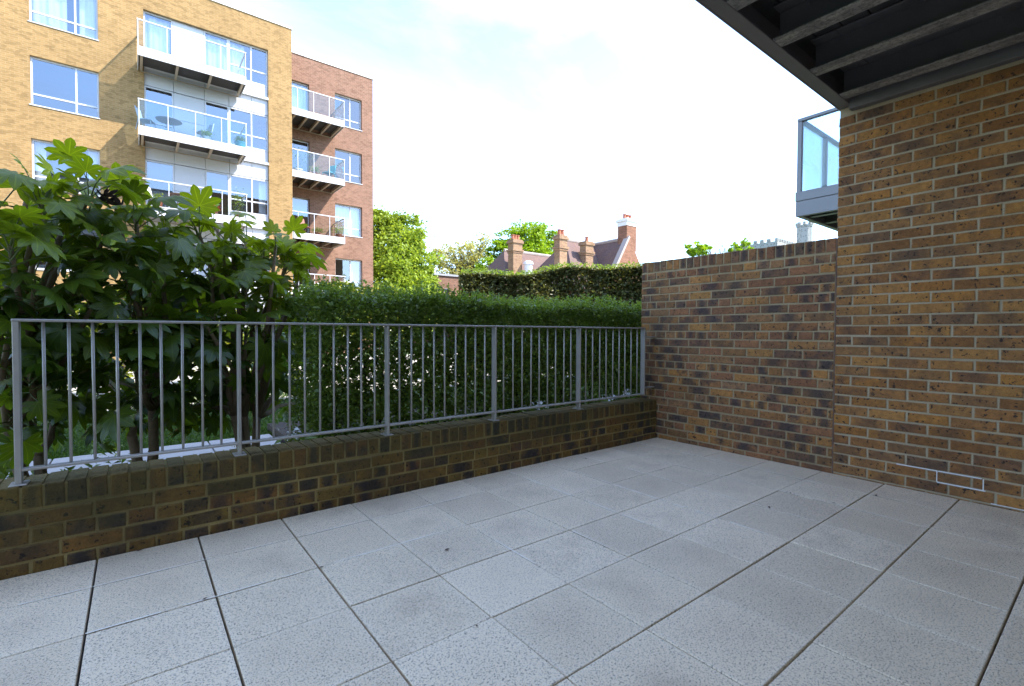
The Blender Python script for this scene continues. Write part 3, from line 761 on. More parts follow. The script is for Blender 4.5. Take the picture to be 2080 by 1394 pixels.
# --- our own block, behind the camera, and the neighbouring bay whose balcony shows past the pier
oo = (-4.0, BW, -0.1)
own = empty('apartment_building', oo)
tag(own, 'unseen apartment block of the terrace, pier and overhead balcony, its pale cladding added for bounce light', 'building')
OH = 13.0
holes = []
for f in (0.0, 3.0, 6.0, 9.0):
    for a in (-13, -9.5, -6, -2.5, 0.9, 2.6): holes.append((a, a+1.4, f+0.03, f+2.25))
m = MB(); facade(m, -17, 4.4, -0.2, OH, BW, -0.3, holes); bw(m, 'wall', M['white_clad'], own, oo)  # pale cladding on this unseen face is added to bounce light onto the terrace
m = MB(); m.box(-17, 18, BW-11, BW-3.5, -0.2, OH-0.1); bw(m, 'core', M['inside'], own, oo)
m = MB(); m.box(-17.1, 4.39, BW-3.499, BW+0.05, OH+0.002, OH+0.15); bw(m, 'roof', M['felt'], own, oo)
for f in (3.0, 6.0, 9.0):
    m = MB(); m.box(-16.9, 4.35, BW-3.49, BW-0.31, f-0.3, f-0.02); bw(m, 'floor_slab', M['inside'], own, oo)
for h in holes:
    window(own, oo, h[0]+0.002, h[1]-0.002, h[2]+0.002, h[3]-0.002, BW-0.12, mull=((h[0]+h[1])/2,), sgn=-1)
m = MB(); facade(m, 4.401, 18, -0.2, OH, 1.2, -0.3, [(a, a+1.6, f+0.03, f+2.25) for f in (0.0, 3.0, 6.0, 9.0) for a in (7.6, 12.0)]); bw(m, 'bay_wall', M['our_brick'], own, oo)
m = MB(); m.quad((4.401, BW-3.5, SOF+0.3), (4.401, 0.9, SOF+0.3), (4.401, 0.9, OH), (4.401, BW-3.5, OH)); m.quad((4.401, BW-3.5, OH), (18, BW-3.5, OH), (18, 1.2, OH), (4.401, 1.2, OH)); m.quad((18, BW-3.5, -0.2), (18, 1.2, -0.2), (18, 1.2, OH), (18, BW-3.5, OH)); bw(m, 'bay_side', M['our_brick'], own, oo, fix=False)
for f in (0.0, 3.0, 6.0, 9.0):
    for a in (7.6, 12.0): window(own, oo, a+0.002, a+1.598, f+0.032, f+2.248, 1.2-0.12, mull=(a+0.8,), sgn=-1)

# neighbour balcony past the pier
c0 = on(0, 7.75, 1621, 391)
NX, NYF, NZ = 7.75, float(c0[1]), float(c0[2])
nb = empty('side_balcony', (NX+1.6, NYF, NZ-0.4))
tag(nb, 'grey balcony with frosted glass sides showing past the pier above the garden wall', 'balcony')
no = nb.location.copy()
zr = float(on(0, 7.75, 1621, 243)[2]); zu = float(on(0, 7.75, 1617, 441)[2]); zm = float(on(0, 7.75, 1617, 411)[2])
NX1 = NX+3.3
m = MB(); m.bbox(NX-0.02, NX+0.05, 1.2, NYF+0.03, zm+0.004, NZ, 0.004); m.bbox(NX+0.051, NX1, NYF-0.05, NYF+0.03, zm+0.004, NZ, 0.004); bw(m, 'kerb_panel', M['nb_steel'], nb, no)
m = MB(); m.bbox(NX-0.015, NX+0.05, 1.2, NYF+0.025, zu, zm, 0.004); m.bbox(NX+0.051, NX1, NYF-0.05, NYF+0.025, zu, zm, 0.004); bw(m, 'fascia_beam', M['nb_steel'], nb, no)
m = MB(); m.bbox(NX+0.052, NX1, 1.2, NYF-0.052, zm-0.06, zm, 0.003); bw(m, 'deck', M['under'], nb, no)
for k in range(5):
    x = NX+0.3+k*0.62
    m = MB(); m.bbox(x-0.05, x+0.05, 1.2, NYF-0.053, zu+0.02, zu+0.034, 0.002); m.bbox(x-0.008, x+0.008, 1.2, NYF-0.053, zu+0.035, zm-0.062, 0.002); bw(m, 'joist', M['nb_steel'], nb, no)
m = MB(); m.bbox(NX-0.015, NX+0.045, 1.2, NYF+0.02, zr-0.045, zr, 0.004); m.bbox(NX+0.046, NX1, NYF-0.045, NYF+0.02, zr-0.045, zr, 0.004); bw(m, 'handrail', M['nb_steel'], nb, no)
for x, yy in ((NX+0.02, NYF-0.012), (NX+0.95, NYF-0.012), (NX+1.9, NYF-0.012), (NX+2.9, NYF-0.012), (NX+0.02, 2.1)):
    m = MB(); m.bbox(x-0.03, x+0.03, yy-0.03, yy+0.03, NZ, zr-0.046, 0.003); bw(m, 'post', M['nb_steel'], nb, no)
for a, c in ((2.14, NYF-0.05), (1.25, 2.06)):
    q = MB(); q.bbox(NX+0.005, NX+0.015, a, c, NZ+0.02, zr-0.06, 0.001); bw(q, 'glass_panel', M['frost'], nb, no)
for a, c in ((NX+0.06, NX+0.91), (NX+0.99, NX+1.86), (NX+1.94, NX+2.86)):
    q = MB(); q.bbox(a, c, NYF-0.018, NYF-0.008, NZ+0.02, zr-0.06, 0.001); bw(q, 'glass_panel', M['frost'], nb, no)

# ------------------------------------------------------------------ foliage
def leaf_cloud(name, C, size, mat, up=0.5, elong=0.5, outward=None, fold=False):
    """N leaf-shaped rhombi as one mesh"""
    C = np.asarray(C, float); N = len(C)
    size = np.broadcast_to(np.asarray(size, float), (N,))
    n = rng.normal(size=(N, 3)); n[:, 2] = np.abs(n[:, 2])*1.0 + up
    if outward is not None: n += outward
    n /= np.linalg.norm(n, axis=1)[:, None]
    t = rng.normal(size=(N, 3)); t -= (t*n).sum(1)[:, None]*n; t /= np.linalg.norm(t, axis=1)[:, None]
    b = np.cross(n, t)
    l = (size*0.5*rng.uniform(0.75, 1.25, N))[:, None]; w_ = l*elong*rng.uniform(0.8, 1.2, N)[:, None]
    V = np.stack([C-t*l, C+b*w_+n*w_*0.35-t*l*0.1, C+t*l-n*l*0.25, C-b*w_+n*w_*0.35-t*l*0.1], 1).reshape(-1, 3)
    me = bpy.data.meshes.new(name); me.vertices.add(4*N); me.vertices.foreach_set('co', V.ravel())
    # two triangles folded along the midrib
    idx = np.arange(N)[:, None]*4
    tris = np.concatenate([idx+np.array([[0, 1, 2]]), idx+np.array([[0, 2, 3]])], 1).reshape(-1)
    me.loops.add(6*N); me.loops.foreach_set('vertex_index', tris)
    me.polygons.add(2*N); me.polygons.foreach_set('loop_start', np.arange(2*N)*3); me.polygons.foreach_set('loop_total', np.full(2*N, 3))
    me.materials.append(mat); me.update(calc_edges=True); me.validate()
    return me

def smooth_noise(P, s, seed=0):
    P = np.asarray(P)*s; r = np.random.default_rng(seed); v = 0
    for k in range(7):
        d = r.normal(size=3); d *= r.uniform(0.5, 1.7)/np.linalg.norm(d); v = v+np.sin(P@d*2+r.uniform(0, 6.28))
    return v/7*1.9

M['hedge_leaf'] = foliage_mat('hedge leaf', (0.10, 0.165, 0.026), (0.235, 0.325, 0.062), 0.36, 0.36, 0.6)
M['shoot_leaf'] = foliage_mat('young hedge leaf', (0.12, 0.19, 0.03), (0.24, 0.32, 0.065), 0.42, 0.45, 0.35)
M['dark_leaf'] = foliage_mat('bronze hedge leaf', (0.085, 0.085, 0.03), (0.21, 0.22, 0.075), 0.25, 0.4, 0.5)
M['lime_leaf'] = foliage_mat('lime green leaf', (0.16, 0.24, 0.028), (0.33, 0.41, 0.06), 0.42, 0.5, 0.3)
M['pale_leaf'] = foliage_mat('pale olive young leaf', (0.26, 0.25, 0.08), (0.42, 0.39, 0.16), 0.45, 0.6, 0.3)
M['bright_leaf'] = foliage_mat('bright spring leaf', (0.13, 0.23, 0.012), (0.29, 0.40, 0.022), 0.42, 0.5, 0.3)
M['yellow_leaf'] = foliage_mat('yellow green shrub leaf', (0.15, 0.21, 0.022), (0.33, 0.33, 0.03), 0.4, 0.5, 0.3)
M['white_petal'] = plain('white petal', (0.78, 0.78, 0.76), 0.7, var=0.05)

# --- clipped hedge right behind the railing
HX0, HX1, HY0, HY1, HZ = 0.98, 5.6, 3.5, 4.35, 1.335
hg = empty('hedge', ((HX0+HX1)/2, (HY0+HY1)/2, -0.02))
tag(hg, 'clipped small leaved green hedge pressed up behind the railing', 'hedge')
ho = np.array(hg.location)
def hedge_pts(n):
    P = []
    def bump(x, z): return 0.07*smooth_noise(np.stack([x, 0*x, z], 1), 3.0, 3)+0.035*smooth_noise(np.stack([x, 0*x, z], 1), 9.0, 4)
    k = int(n*0.52); x = rng.uniform(HX0, HX1, k); z = 0.0+(HZ)*rng.uniform(0, 1, k)**0.85
    y = HY0+np.abs(rng.normal(0, 0.11, k))+bump(x, z)*0.8; P.append(np.stack([x, y, z], 1))
    k = int(n*0.26); x = rng.uniform(HX0, HX1, k); y = rng.uniform(HY0, HY1, k)
    z = HZ-np.abs(rng.normal(0, 0.07, k))+0.06*smooth_noise(np.stack([x, y, 0*x], 1), 2.6, 5)+0.025*smooth_noise(np.stack([x, y, 0*x], 1), 9, 6); P.append(np.stack([x, y, z], 1))
    k = int(n*0.18); P.append(np.stack([rng.uniform(HX0, HX1, k), rng.uniform(HY0, HY1, k), rng.uniform(0.05, HZ, k)], 1))
    k = n-sum(len(q) for q in P); z = rng.uniform(0, HZ, k); P.append(np.stack([HX0+np.abs(rng.normal(0, 0.12, k)), rng.uniform(HY0, HY1, k), z], 1))
    P = np.concatenate(P)
    # thin, gappy skirt lower down
    g = smooth_noise(P, 3.0, 8)+0.35*smooth_noise(P, 8, 9)
    keep = (g > (-0.85-0.9*np.clip((P[:, 2]-0.25)/0.8, 0, 1.6))) | (rng.uniform(size=len(P)) < 0.13)
    return P[keep]
P = hedge_pts(84000)
# feathery new shoots along the top
sh = []
for _ in range(1500):
    x, y = rng.uniform(HX0, HX1), rng.uniform(HY0, HY1); h = rng.uniform(0.05, 0.15); lean = rng.normal(0, 0.03, 2)
    z0 = HZ-0.03+0.06*float(smooth_noise(np.array([[x, y, 0]]), 2.6, 5)[0])
    for t in np.linspace(0, 1, 9): sh.append((x+lean[0]*t+rng.normal(0, 0.008), y+lean[1]*t+rng.normal(0, 0.008), z0+h*t))
sh = np.array(sh); me = leaf_cloud('young_shoots', sh-ho, rng.uniform(0.022, 0.04, len(sh)), M['shoot_leaf'], up=0.5, elong=0.6)
tag(link(bpy.data.objects.new('young_shoots', me), hg), kind='stuff')
me = leaf_cloud('leaves', P-ho, rng.uniform(0.024, 0.043, len(P)), M['hedge_leaf'], up=0.7, elong=0.62)
tag(link(bpy.data.objects.new('leaves', me), hg), kind='stuff')
k = 9000; Q = np.stack([rng.uniform(HX0+0.1, HX1, k), rng.uniform(HY0+0.25, HY1-0.05, k), rng.uniform(0.1, HZ-0.12, k)], 1)
Q = Q[smooth_noise(Q, 3.0, 8) > -1.0]
tag(link(bpy.data.objects.new('inner_leaves', leaf_cloud('inner_leaves', Q-ho, rng.uniform(0.05, 0.085, len(Q)), M['hedge_leaf'], up=0.1, elong=0.6)), hg), kind='stuff')
for k in range(26):
    x = HX0+0.12+(HX1-HX0-0.3)*k/25+random.uniform(-0.06, 0.06); y = random.uniform(3.75, 4.1)
    m = MB(); pts = [(x, y, -0.02), (x+random.uniform(-.04, .04), y+random.uniform(-.04, .04), 0.4), (x+random.uniform(-.1, .1), y+random.uniform(-.1, .1), 0.85), (x+random.uniform(-.15, .15), y+random.uniform(-.12, .12), 1.25)]
    m.tube(pts, [0.016, 0.013, 0.009, 0.004], 6)
    for q in range(5):
        a = Vector(pts[1]).lerp(Vector(pts[2]), random.random()); d = Vector((random.uniform(-.2, .2), random.uniform(-.3, .2), random.uniform(.1, .3)))
        m.tube([a, a+d*0.6, a+d], [0.006, 0.004, 0.002], 4)
    bw(m, 'stem', M['twig'], hg, tuple(ho), True)

# --- fatsia
def fatsia_mat():
    t = NT('fatsia leaf'); oi = t.n('ShaderNodeObjectInfo'); p = t.pos()
    sc = t.n('ShaderNodeSeparateColor'); t.l(oi.outputs['Color'], sc.inputs[0])
    at = t.n('ShaderNodeAttribute', attribute_name='vein')
    old = t.mix(oi.outputs['Random'], (0.042, 0.088, 0.012), (0.105, 0.165, 0.02))
    c = t.mix(sc.outputs[0], old, (0.22, 0.285, 0.018))
    c = t.mix(t.ramp(t.noise(p, 14, 4), [(0.4, 0.0), (0.7, 0.35)]), c, t.mix(1.0, c, (0.6, 0.65, 0.7), 'MULTIPLY'))
    c = t.mix(t.ramp(at.outputs['Fac'], [(0.86, 0.0), (0.97, 0.5)]), c, t.mix(1.0, c, (2.3, 2.0, 1.6), 'MULTIPLY'))
    t.col(c); t.set(Roughness=0.34); t.b.inputs['Specular IOR Level'].default_value = 0.42
    t.bump(t.math('ADD', t.noise(p, 26, 3), at.outputs['Fac']), 0.25, 0.006)
    tr = t.n('ShaderNodeBsdfTranslucent'); t.l(t.mix(1.0, c, (1.6, 1.55, 0.5), 'MULTIPLY'), tr.inputs[0])
    mx = t.n('ShaderNodeMixShader'); mx.inputs[0].default_value = 0.45
    t.l(t.b.outputs[0], mx.inputs[1]); t.l(tr.outputs[0], mx.inputs[2]); t.l(mx.outputs[0], t.out.inputs[0])
    return t.m
M['fatsia'] = fatsia_mat()
M['petiole'] = plain('fatsia leaf stalk', (0.11, 0.14, 0.035), 0.5, var=0.2)
M['dead'] = plain('withered black brown leaf', (0.03, 0.02, 0.014), 0.9, var=0.4, scale=20)

def fatsia_leaf(seed, Lp, R, nl, tilt, droop, mats):
    r = random.Random(seed); m = MB(); vein = []
    # stalk
    pts = [(0, 0, 0), (Lp*0.5, 0, Lp*0.10), (Lp, 0, Lp*0.06)]
    m.tube(pts, [0.0065, 0.0045, 0.0038], 5, m=1, cap=False); vein += [0.0]*len(m.v)
    c0 = Vector(pts[-1]); ct, st = math.cos(tilt), math.sin(tilt)
    def T(x, y, z):                                   # blade frame -> leaf frame, tipped down by tilt
        return (c0.x+x*ct+z*st, c0.y+y, c0.z-x*st+z*ct)
    def add(x, y, z, v): m.v.append(T(x, y, z)); vein.append(v); return len(m.v)-1
    def sag(x, y): d = (x*x+y*y)/(R*R); return -droop*R*d + 0.02*R*math.sin(9*x/R+seed)
    c = add(0, 0, 0, 1.0)
    span = math.radians(r.uniform(118, 132)); step = 2*span/(nl-1)
    ang = [-span+step*i+r.uniform(-.06, .06) for i in range(nl)]
    ln = [R*(1-0.42*(abs(a)/span)**1.6)*r.uniform(0.92, 1.08) for a in ang]
    sinus = []
    for i in range(nl+1):
        if i == 0: a, q = ang[0]-step*0.55, ln[0]*0.30
        elif i == nl: a, q = ang[-1]+step*0.55, ln[-1]*0.30
        else: a, q = (ang[i-1]+ang[i])/2, (ln[i-1]+ln[i])/2*r.uniform(0.44, 0.54)
        x, y = q*math.cos(a), q*math.sin(a); sinus.append(add(x, y, sag(x, y)+0.035*R, 0.0))
    for i in range(nl):
        a, l = ang[i], ln[i]; ca, sa = math.cos(a), math.sin(a)
        def pt(t, off, up, v):
            x, y = l*t*ca-off*sa, l*t*sa+off*ca; return add(x, y, sag(x, y)+up, v)
        k = math.sin(min(step, 0.75)/2)*1.05
        m1 = pt(0.44, 0, 0, 1.0); m2 = pt(0.64, 0, -0.01*R, 1.0); m3 = pt(0.84, 0, -0.01*R, 1.0); tip = pt(1.0, 0, -0.03*R, 0.9)
        w2, w3 = l*0.60*k, l*0.42*k
        a2, b2 = pt(0.66, -w2, 0.025*R, 0.0), pt(0.66, w2, 0.025*R, 0.0); a3, b3 = pt(0.84, -w3, 0.012*R, 0.0), pt(0.84, w3, 0.012*R, 0.0)
        s0, s1 = sinus[i], sinus[i+1]
        for f in ((c, s0, m1), (c, m1, s1), (s0, a2, m2, m1), (m1, m2, b2, s1), (a2, a3, m3, m2), (m2, m3, b3, b2), (a3, tip, m3), (m3, tip, b3)):
            m.f.append(f); m.m.append(0)
    me = m.mesh('leaf', mats, True, fix=False)
    at = me.attributes.new('vein', 'FLOAT', 'POINT'); at.data.foreach_set('value', vein)
    return me

LEAVES = [fatsia_leaf(s, Lp, R, nl, math.radians(ti), dr, [M['fatsia'], M['petiole']]) for s, (Lp, R, nl, ti, dr) in enumerate((
    (0.26, 0.205, 8, 20, 0.22), (0.30, 0.235, 9, 45, 0.30), (0.22, 0.18, 7, 60, 0.18), (0.30, 0.25, 8, 35, 0.38), (0.18, 0.16, 7, 10, 0.15),
    (0.26, 0.22, 9, 70, 0.25), (0.32, 0.245, 9, 55, 0.42), (0.15, 0.13, 7, -5, 0.08), (0.24, 0.195, 8, 85, 0.2), (0.28, 0.225, 8, 25, 0.5)))]
DEADLEAF = fatsia_leaf(77, 0.16, 0.15, 7, math.radians(95), 0.9, [M['dead'], M['dead']])

PLANTS = [
  ('broad glossy fatsia shrub by the end post of the railing, withered leaf on it', (-0.42, 4.0), [(85, 385, 3.75, 1), (180, 372, 3.9, 1), (20, 470, 3.6, .6), (125, 455, 4.1, .3), (205, 470, 3.85, .2), (70, 560, 3.7, .1), (150, 560, 4.25, .2), (20, 640, 3.75, 0), (110, 655, 3.9, 0), (60, 730, 3.8, 0), (165, 690, 4.2, 0), (-40, 560, 3.9, 0.2), (120, 770, 4.1, 0), (20, 800, 4.0, 0), (180, 800, 4.5, 0), (70, 840, 4.4, 0), (190, 590, 3.8, .1), (105, 372, 4.2, 1, 3), (60, 350, 4.0, 1, 3), (160, 350, 4.1, 1, 4), (-15, 395, 3.9, 1, 4)]),
  ('fatsia shrub with bare forked trunk between two other fatsias', (0.05, 4.1), [(275, 420, 4.0, .5), (330, 450, 4.3, .7), (250, 520, 3.8, .1), (330, 530, 4.0, .2), (270, 610, 4.2, .1), (225, 660, 3.85, 0), (330, 640, 4.0, 0), (280, 740, 3.9, 0), (370, 590, 4.45, .3), (385, 700, 4.1, 0), (250, 820, 4.4, 0), (330, 790, 4.5, 0), (390, 780, 4.3, 0), (200, 740, 4.4, 0), (310, 600, 4.6, .1), (235, 400, 4.3, 1, 4), (300, 440, 4.5, 1, 4)]),
  ('fatsia shrub with fresh light green top leaves beside the clipped hedge', (0.72, 4.2), [(405, 455, 4.2, 1), (470, 475, 4.3, 1), (535, 500, 4.5, 1), (580, 515, 4.45, 1), (430, 540, 4.1, .4), (500, 560, 4.2, .6), (555, 585, 4.4, .7), (420, 640, 3.9, .1), (500, 655, 4.1, .2), (450, 725, 4.0, 0), (530, 680, 4.4, .3), (575, 620, 4.6, .5), (470, 790, 4.5, 0), (540, 760, 4.6, 0), (420, 810, 4.3, 0), (590, 700, 4.8, .1), (600, 800, 4.8, 0), (380, 520, 4.5, .3), (600, 490, 4.7, 1, 3), (560, 480, 4.3, 1, 4), (500, 462, 4.6, 1, 4), (440, 440, 4.5, 1, 4), (605, 560, 4.4, 1, 5)]),
]
for lab, (bx_, by_), tips in PLANTS:
    fs = empty('fatsia_shrub', (bx_, by_, -0.02)); tag(fs, lab, 'shrub', 'fatsia shrubs behind the railing')
    forg = Vector(fs.location)
    forks = [Vector((bx_+random.uniform(-.18, .18), by_+random.uniform(-.1, .1), random.uniform(0.25, 0.55))) for _ in range(3)]
    used = set()
    for ti, (qx, qy, Y, fresh, *more) in enumerate(tips):
        tip = Vector(on(1, Y, qx, qy+6)) - Vector((0, 0, 0.06))
        fk = min(forks, key=lambda q: (q-tip).length+random.uniform(0, 0.15))
        mid = fk.lerp(tip, 0.5)+Vector((random.uniform(-.07, .07), random.uniform(-.07, .07), 0.03))
        m = MB(); base = Vector((bx_+(fk.x-bx_)*0.35, by_+(fk.y-by_)*0.35, -0.02))
        if id(fk) not in used:
            used.add(id(fk)); pp = [base, base.lerp(fk, 0.5)+Vector((random.uniform(-.02, .02), 0, 0)), fk]; m.tube([q-forg for q in pp], [0.036, 0.031, 0.028], 9)
        m.tube([q-forg for q in (fk, fk.lerp(mid, .5)+Vector((random.uniform(-.03, .03), 0, 0)), mid, tip)], [0.026, 0.021, 0.017, 0.012], 7)
        m.build('stem', M['bark'], fs, True)
        nlv = int(more[0]) if more else random.choice((12, 13, 14, 15)); a0 = random.uniform(0, 6.28)
        for i in range(nlv):
            fr = i/(nlv-1)                                   # 0 young and upright .. 1 old and low
            az = a0+i*2.4+random.uniform(-.25, .25)
            el = math.radians(72-82*fr+random.uniform(-12, 12))
            vi = random.choice((4, 7, 0, 2)) if fr < 0.3 else random.choice((0, 1, 2, 3, 5, 6, 8, 9))
            o = put('leaf', LEAVES[vi], fs, tip-forg-Vector((0, 0, 0.12*fr)), (random.uniform(-.75, .75), -el+random.uniform(-.3, .3), az), (random.choice((0.5, 0.58, 0.66, 0.74, 0.85)),)*3)
            fv = max(0.0, min(1.0, fresh*(1.15-0.75*fr)+random.uniform(-.15, .15))); o.color = (fv, fv, fv, 1)
    if 'withered' in lab:
        tip = Vector(on(1, 3.7, 222, 392))
        for k in range(3): put('withered_leaf', DEADLEAF, fs, tip-forg+Vector((0, 0, 0.02*k)), (random.uniform(-.3, .3), random.uniform(0.9, 1.3), k*2.1), (0.5, 0.5, 0.5))

# --- shrubs and trees further off
def crown_pts(lobes, n, clump, tight=0.55):
    """leaves in clumps spread over the shells of several lobes: (centre, radius)"""
    wts = np.array([r**2 for _, r in lobes]); wts /= wts.sum(); out = []; cl = []
    for (c, r), wgt in zip(lobes, wts):
        k = max(3, int(clump*wgt)); d = rng.normal(size=(k, 3)); d /= np.linalg.norm(d, axis=1)[:, None]
        rad = r*rng.uniform(tight, 1.0, k)**0.6; ctr = np.asarray(c)+d*rad[:, None]*np.array([1, 1, 0.95])
        for q in ctr:
            kk = max(4, int(n*wgt/k)); s = r*rng.uniform(0.11, 0.24)
            out.append(q+rng.normal(size=(kk, 3))*s*np.array([1, 1, 0.6])); cl.append(q)
    return np.concatenate(out), cl

def tree(name, label, cat, Y, blobs, n, clump, leaf, mat, trunk_r=0.16, group=None, bare=0, tight=0.55, branches=26, trunk_px=None):
    """blobs: (pixel x, pixel y, pixel radius, offset in Y) of the crown's lobes at distance Y"""
    lobes = []
    for qx, qy, qr, dy in blobs:
        p = on(1, Y+dy, qx, qy); dep = float((p-_c)@_f); lobes.append((p, qr*dep/F_PX))
    cx = sum(l[0] for l in lobes)/len(lobes)
    t = empty(name, (float(cx[0]), float(cx[1]), -0.16)); org = np.array(t.location); tag(t, label, cat, group)
    P, cl = crown_pts(lobes, n, clump, tight)
    P = P[P[:, 2] > -0.1]
    me = leaf_cloud('crown', P-org, leaf*rng.uniform(0.7, 1.3, len(P)), mat, up=0.5, elong=0.65)
    tag(link(bpy.data.objects.new('crown', me), t), kind='stuff')
    m = MB(); top = max(l[0][2] for l in lobes); b0 = Vector((float(cx[0]), float(cx[1]), -0.16))
    fork = b0+Vector((0, 0, max(0.3, top*0.35))); tp = Vector((float(cx[0]), float(cx[1]), top*0.9))
    m.tube([b0, b0.lerp(fork, .5), fork, fork.lerp(tp, .5)+Vector((trunk_r, 0, 0)), tp], [trunk_r*1.25, trunk_r, trunk_r*0.85, trunk_r*0.5, trunk_r*0.15], 8)
    random.shuffle(cl)
    for q in cl[:branches]:
        q = Vector(q); s = fork.lerp(tp, random.uniform(0, 0.7)); md = s.lerp(q, .5)+Vector((0, 0, (q-s).length*0.08))
        m.tube([s, md, q], [trunk_r*0.35, trunk_r*0.2, trunk_r*0.06], 5)
        for _ in range(bare):
            d = Vector((random.uniform(-1, 1), random.uniform(-1, 1), random.uniform(0.2, 1.2)))*lobes[0][1]*0.3
            e = md.lerp(q, random.random()); m.tube([e, e+d*0.6+Vector((0, 0, .05)), e+d], [trunk_r*0.12, trunk_r*0.07, trunk_r*0.03], 4)
    bw(m, 'trunk', M['tree_bark'], t, tuple(org), True)
    return t

tree('leafy_tree', 'full lime green tree next to the corner of the red brick block', 'tree', 30, [(785, 500, 68, 1.5), (818, 472, 42, .5), (775, 458, 34, 1.5), (848, 530, 42, 0), (800, 560, 66, 0), (856, 572, 36, 0), (770, 590, 60, -.5), (865, 545, 16, 0), (820, 600, 60, -.5)], 36000, 420, 0.20, M['lime_leaf'], 0.22)
tree('leafy_tree', 'pale thinly leaved tree between the lime green tree and the old house', 'tree', 46, [(930, 515, 34, 0), (968, 500, 34, 1), (895, 530, 28, 0), (955, 545, 40, 0), (905, 560, 40, 0), (985, 530, 30, 2)], 7000, 220, 0.24, M['pale_leaf'], 0.28, bare=5, tight=0.2, branches=90)
tree('leafy_tree', 'bright green tree standing behind the chimneys of the old house', 'tree', 44, [(1070, 482, 36, 0), (1035, 488, 28, 0), (1105, 480, 26, 0), (1015, 512, 24, 0), (1120, 505, 26, 0), (1065, 520, 46, 0), (990, 545, 22, -2), (1040, 545, 40, 0)], 24000, 330, 0.27, M['bright_leaf'], 0.3)
tree('leafy_tree', 'small bright green tree top above the garden wall, beside bare twigs', 'tree', 34, [(1408, 505, 15, 0), (1434, 508, 12, 0), (1420, 520, 20, 0)], 1600, 60, 0.34, M['bright_leaf'], 0.25)
tree('leafy_tree', 'round bright green tree top above the garden wall, near the church', 'tree', 34.5, [(1505, 496, 13, 0), (1493, 506, 12, 0), (1515, 508, 14, 0), (1505, 525, 20, 0)], 1600, 60, 0.34, M['bright_leaf'], 0.25)
tree('bare_tree', 'bare twiggy tree between two green tree tops above the garden wall', 'tree', 37, [(1450, 505, 22, 0), (1470, 500, 16, 0), (1425, 505, 18, 0), (1455, 525, 26, 0)], 160, 60, 0.2, M['pale_leaf'], 0.2, bare=9, tight=0.2, branches=60)

for k, (Y, bl, mt, lab) in enumerate((
    (10.0, [(640, 612, 34, 0), (610, 625, 34, .2), (668, 622, 30, -.2), (640, 660, 50, 0)], 'hedge_leaf', 'dark green courtyard shrub with white flowers, just over the hedge top'),
    (12.0, [(690, 598, 26, 0), (660, 592, 20, 0), (720, 600, 24, 0), (690, 640, 50, 0)], 'yellow_leaf', 'yellow green shrub before the lowest red brick balcony'),
    (13.5, [(770, 606, 26, 0), (800, 612, 26, 0), (740, 612, 24, 0), (770, 650, 50, 0)], 'yellow_leaf', 'yellow green shrub at the foot of the lime green tree'),
    (16.0, [(850, 610, 26, 0), (885, 612, 22, 0), (830, 625, 28, 0), (860, 650, 40, 0)], 'lime_leaf', 'light green shrub between the lime green tree and the small brick outbuilding'),
    (11.0, [(245, 640, 60, 0), (310, 660, 55, .3), (190, 670, 55, -.3), (250, 720, 70, 0)], 'yellow_leaf', 'yellow green shrub seen through the leaves of the forked middle fatsia'),
    (11.5, [(60, 690, 60, 0), (0, 700, 60, .2), (120, 710, 60, -.2), (60, 750, 70, 0)], 'lime_leaf', 'light green shrub seen through the fatsia by the end post'),
    (12.5, [(430, 660, 50, 0), (480, 670, 45, .2), (390, 680, 50, -.2), (430, 720, 60, 0)], 'yellow_leaf', 'yellow green shrub seen under the light topped fatsia'),
    (10.5, [(560, 680, 45, 0), (530, 700, 40, .2), (600, 700, 45, -.2), (560, 740, 50, 0)], 'lime_leaf', 'light green shrub seen in the gap between fatsia and clipped hedge'))):
    t = tree('courtyard_shrub', lab, 'shrub', Y, bl, 6000, 150, 0.075, M[mt], 0.03, 'sunlit courtyard shrubs', branches=12)
    if k == 0:
        c = on(1, 9.6, 645, 602); n_ = 260; PP = np.array(c)+rng.normal(size=(n_, 3))*np.array([0.3, 0.12, 0.09])
        tag(link(bpy.data.objects.new('flowers', leaf_cloud('flowers', PP-np.array(t.location), 0.05, M['white_petal'], elong=0.9)), t), kind='stuff')

# --- tall bronze hedge in front of the old house
A = on(1, 10.2, 932, 575); A = np.array([A[0], A[1], 0]); B_ = on(1, 7.6, 1310, 575); B_ = np.array([B_[0], B_[1], 0])
zA = float(on(1, 10.2, 940, 556)[2]); zB = float(on(1, 7.6, 1300, 540)[2])
h2 = empty('hedge', tuple((A+B_)/2+np.array([0, 0, -0.16]))); tag(h2, 'tall bronze green hedge of bigger leaves in front of the old house', 'hedge')
ax = (B_-A)/np.linalg.norm(B_-A); nrm = np.array([-ax[1], ax[0], 0]); nrm = nrm if nrm@(np.array([0, 0, 0])-A) > 0 else -nrm
LN = np.linalg.norm(B_-A); k = 64000
s = rng.uniform(0.0, 1.25, k)*LN; face = rng.uniform(size=k)
zt = zA+(zB-zA)*s/LN+0.11*smooth_noise(np.stack([s, 0*s, 0*s], 1), 2, 21)
zz = np.where(face < 0.72, zt*rng.uniform(0, 1, k)**0.8, zt-np.abs(rng.normal(0, 0.06, k)))
off = np.where(face < 0.72, -np.abs(rng.normal(0, 0.28, k)), -rng.uniform(0, 0.9, k))+0.1*smooth_noise(np.stack([s, 0*s, zz], 1), 2.2, 22)
P = A+ax*s[:, None]+nrm*off[:, None]; P[:, 2] = zz
ok = smooth_noise(P, 2.6, 23) > -1.0; P = P[ok]
me = leaf_cloud('leaves', P-np.array(h2.location), rng.uniform(0.06, 0.115, len(P)), M['dark_leaf'], up=0.3, elong=0.5)
tag(link(bpy.data.objects.new('leaves', me), h2), kind='stuff')
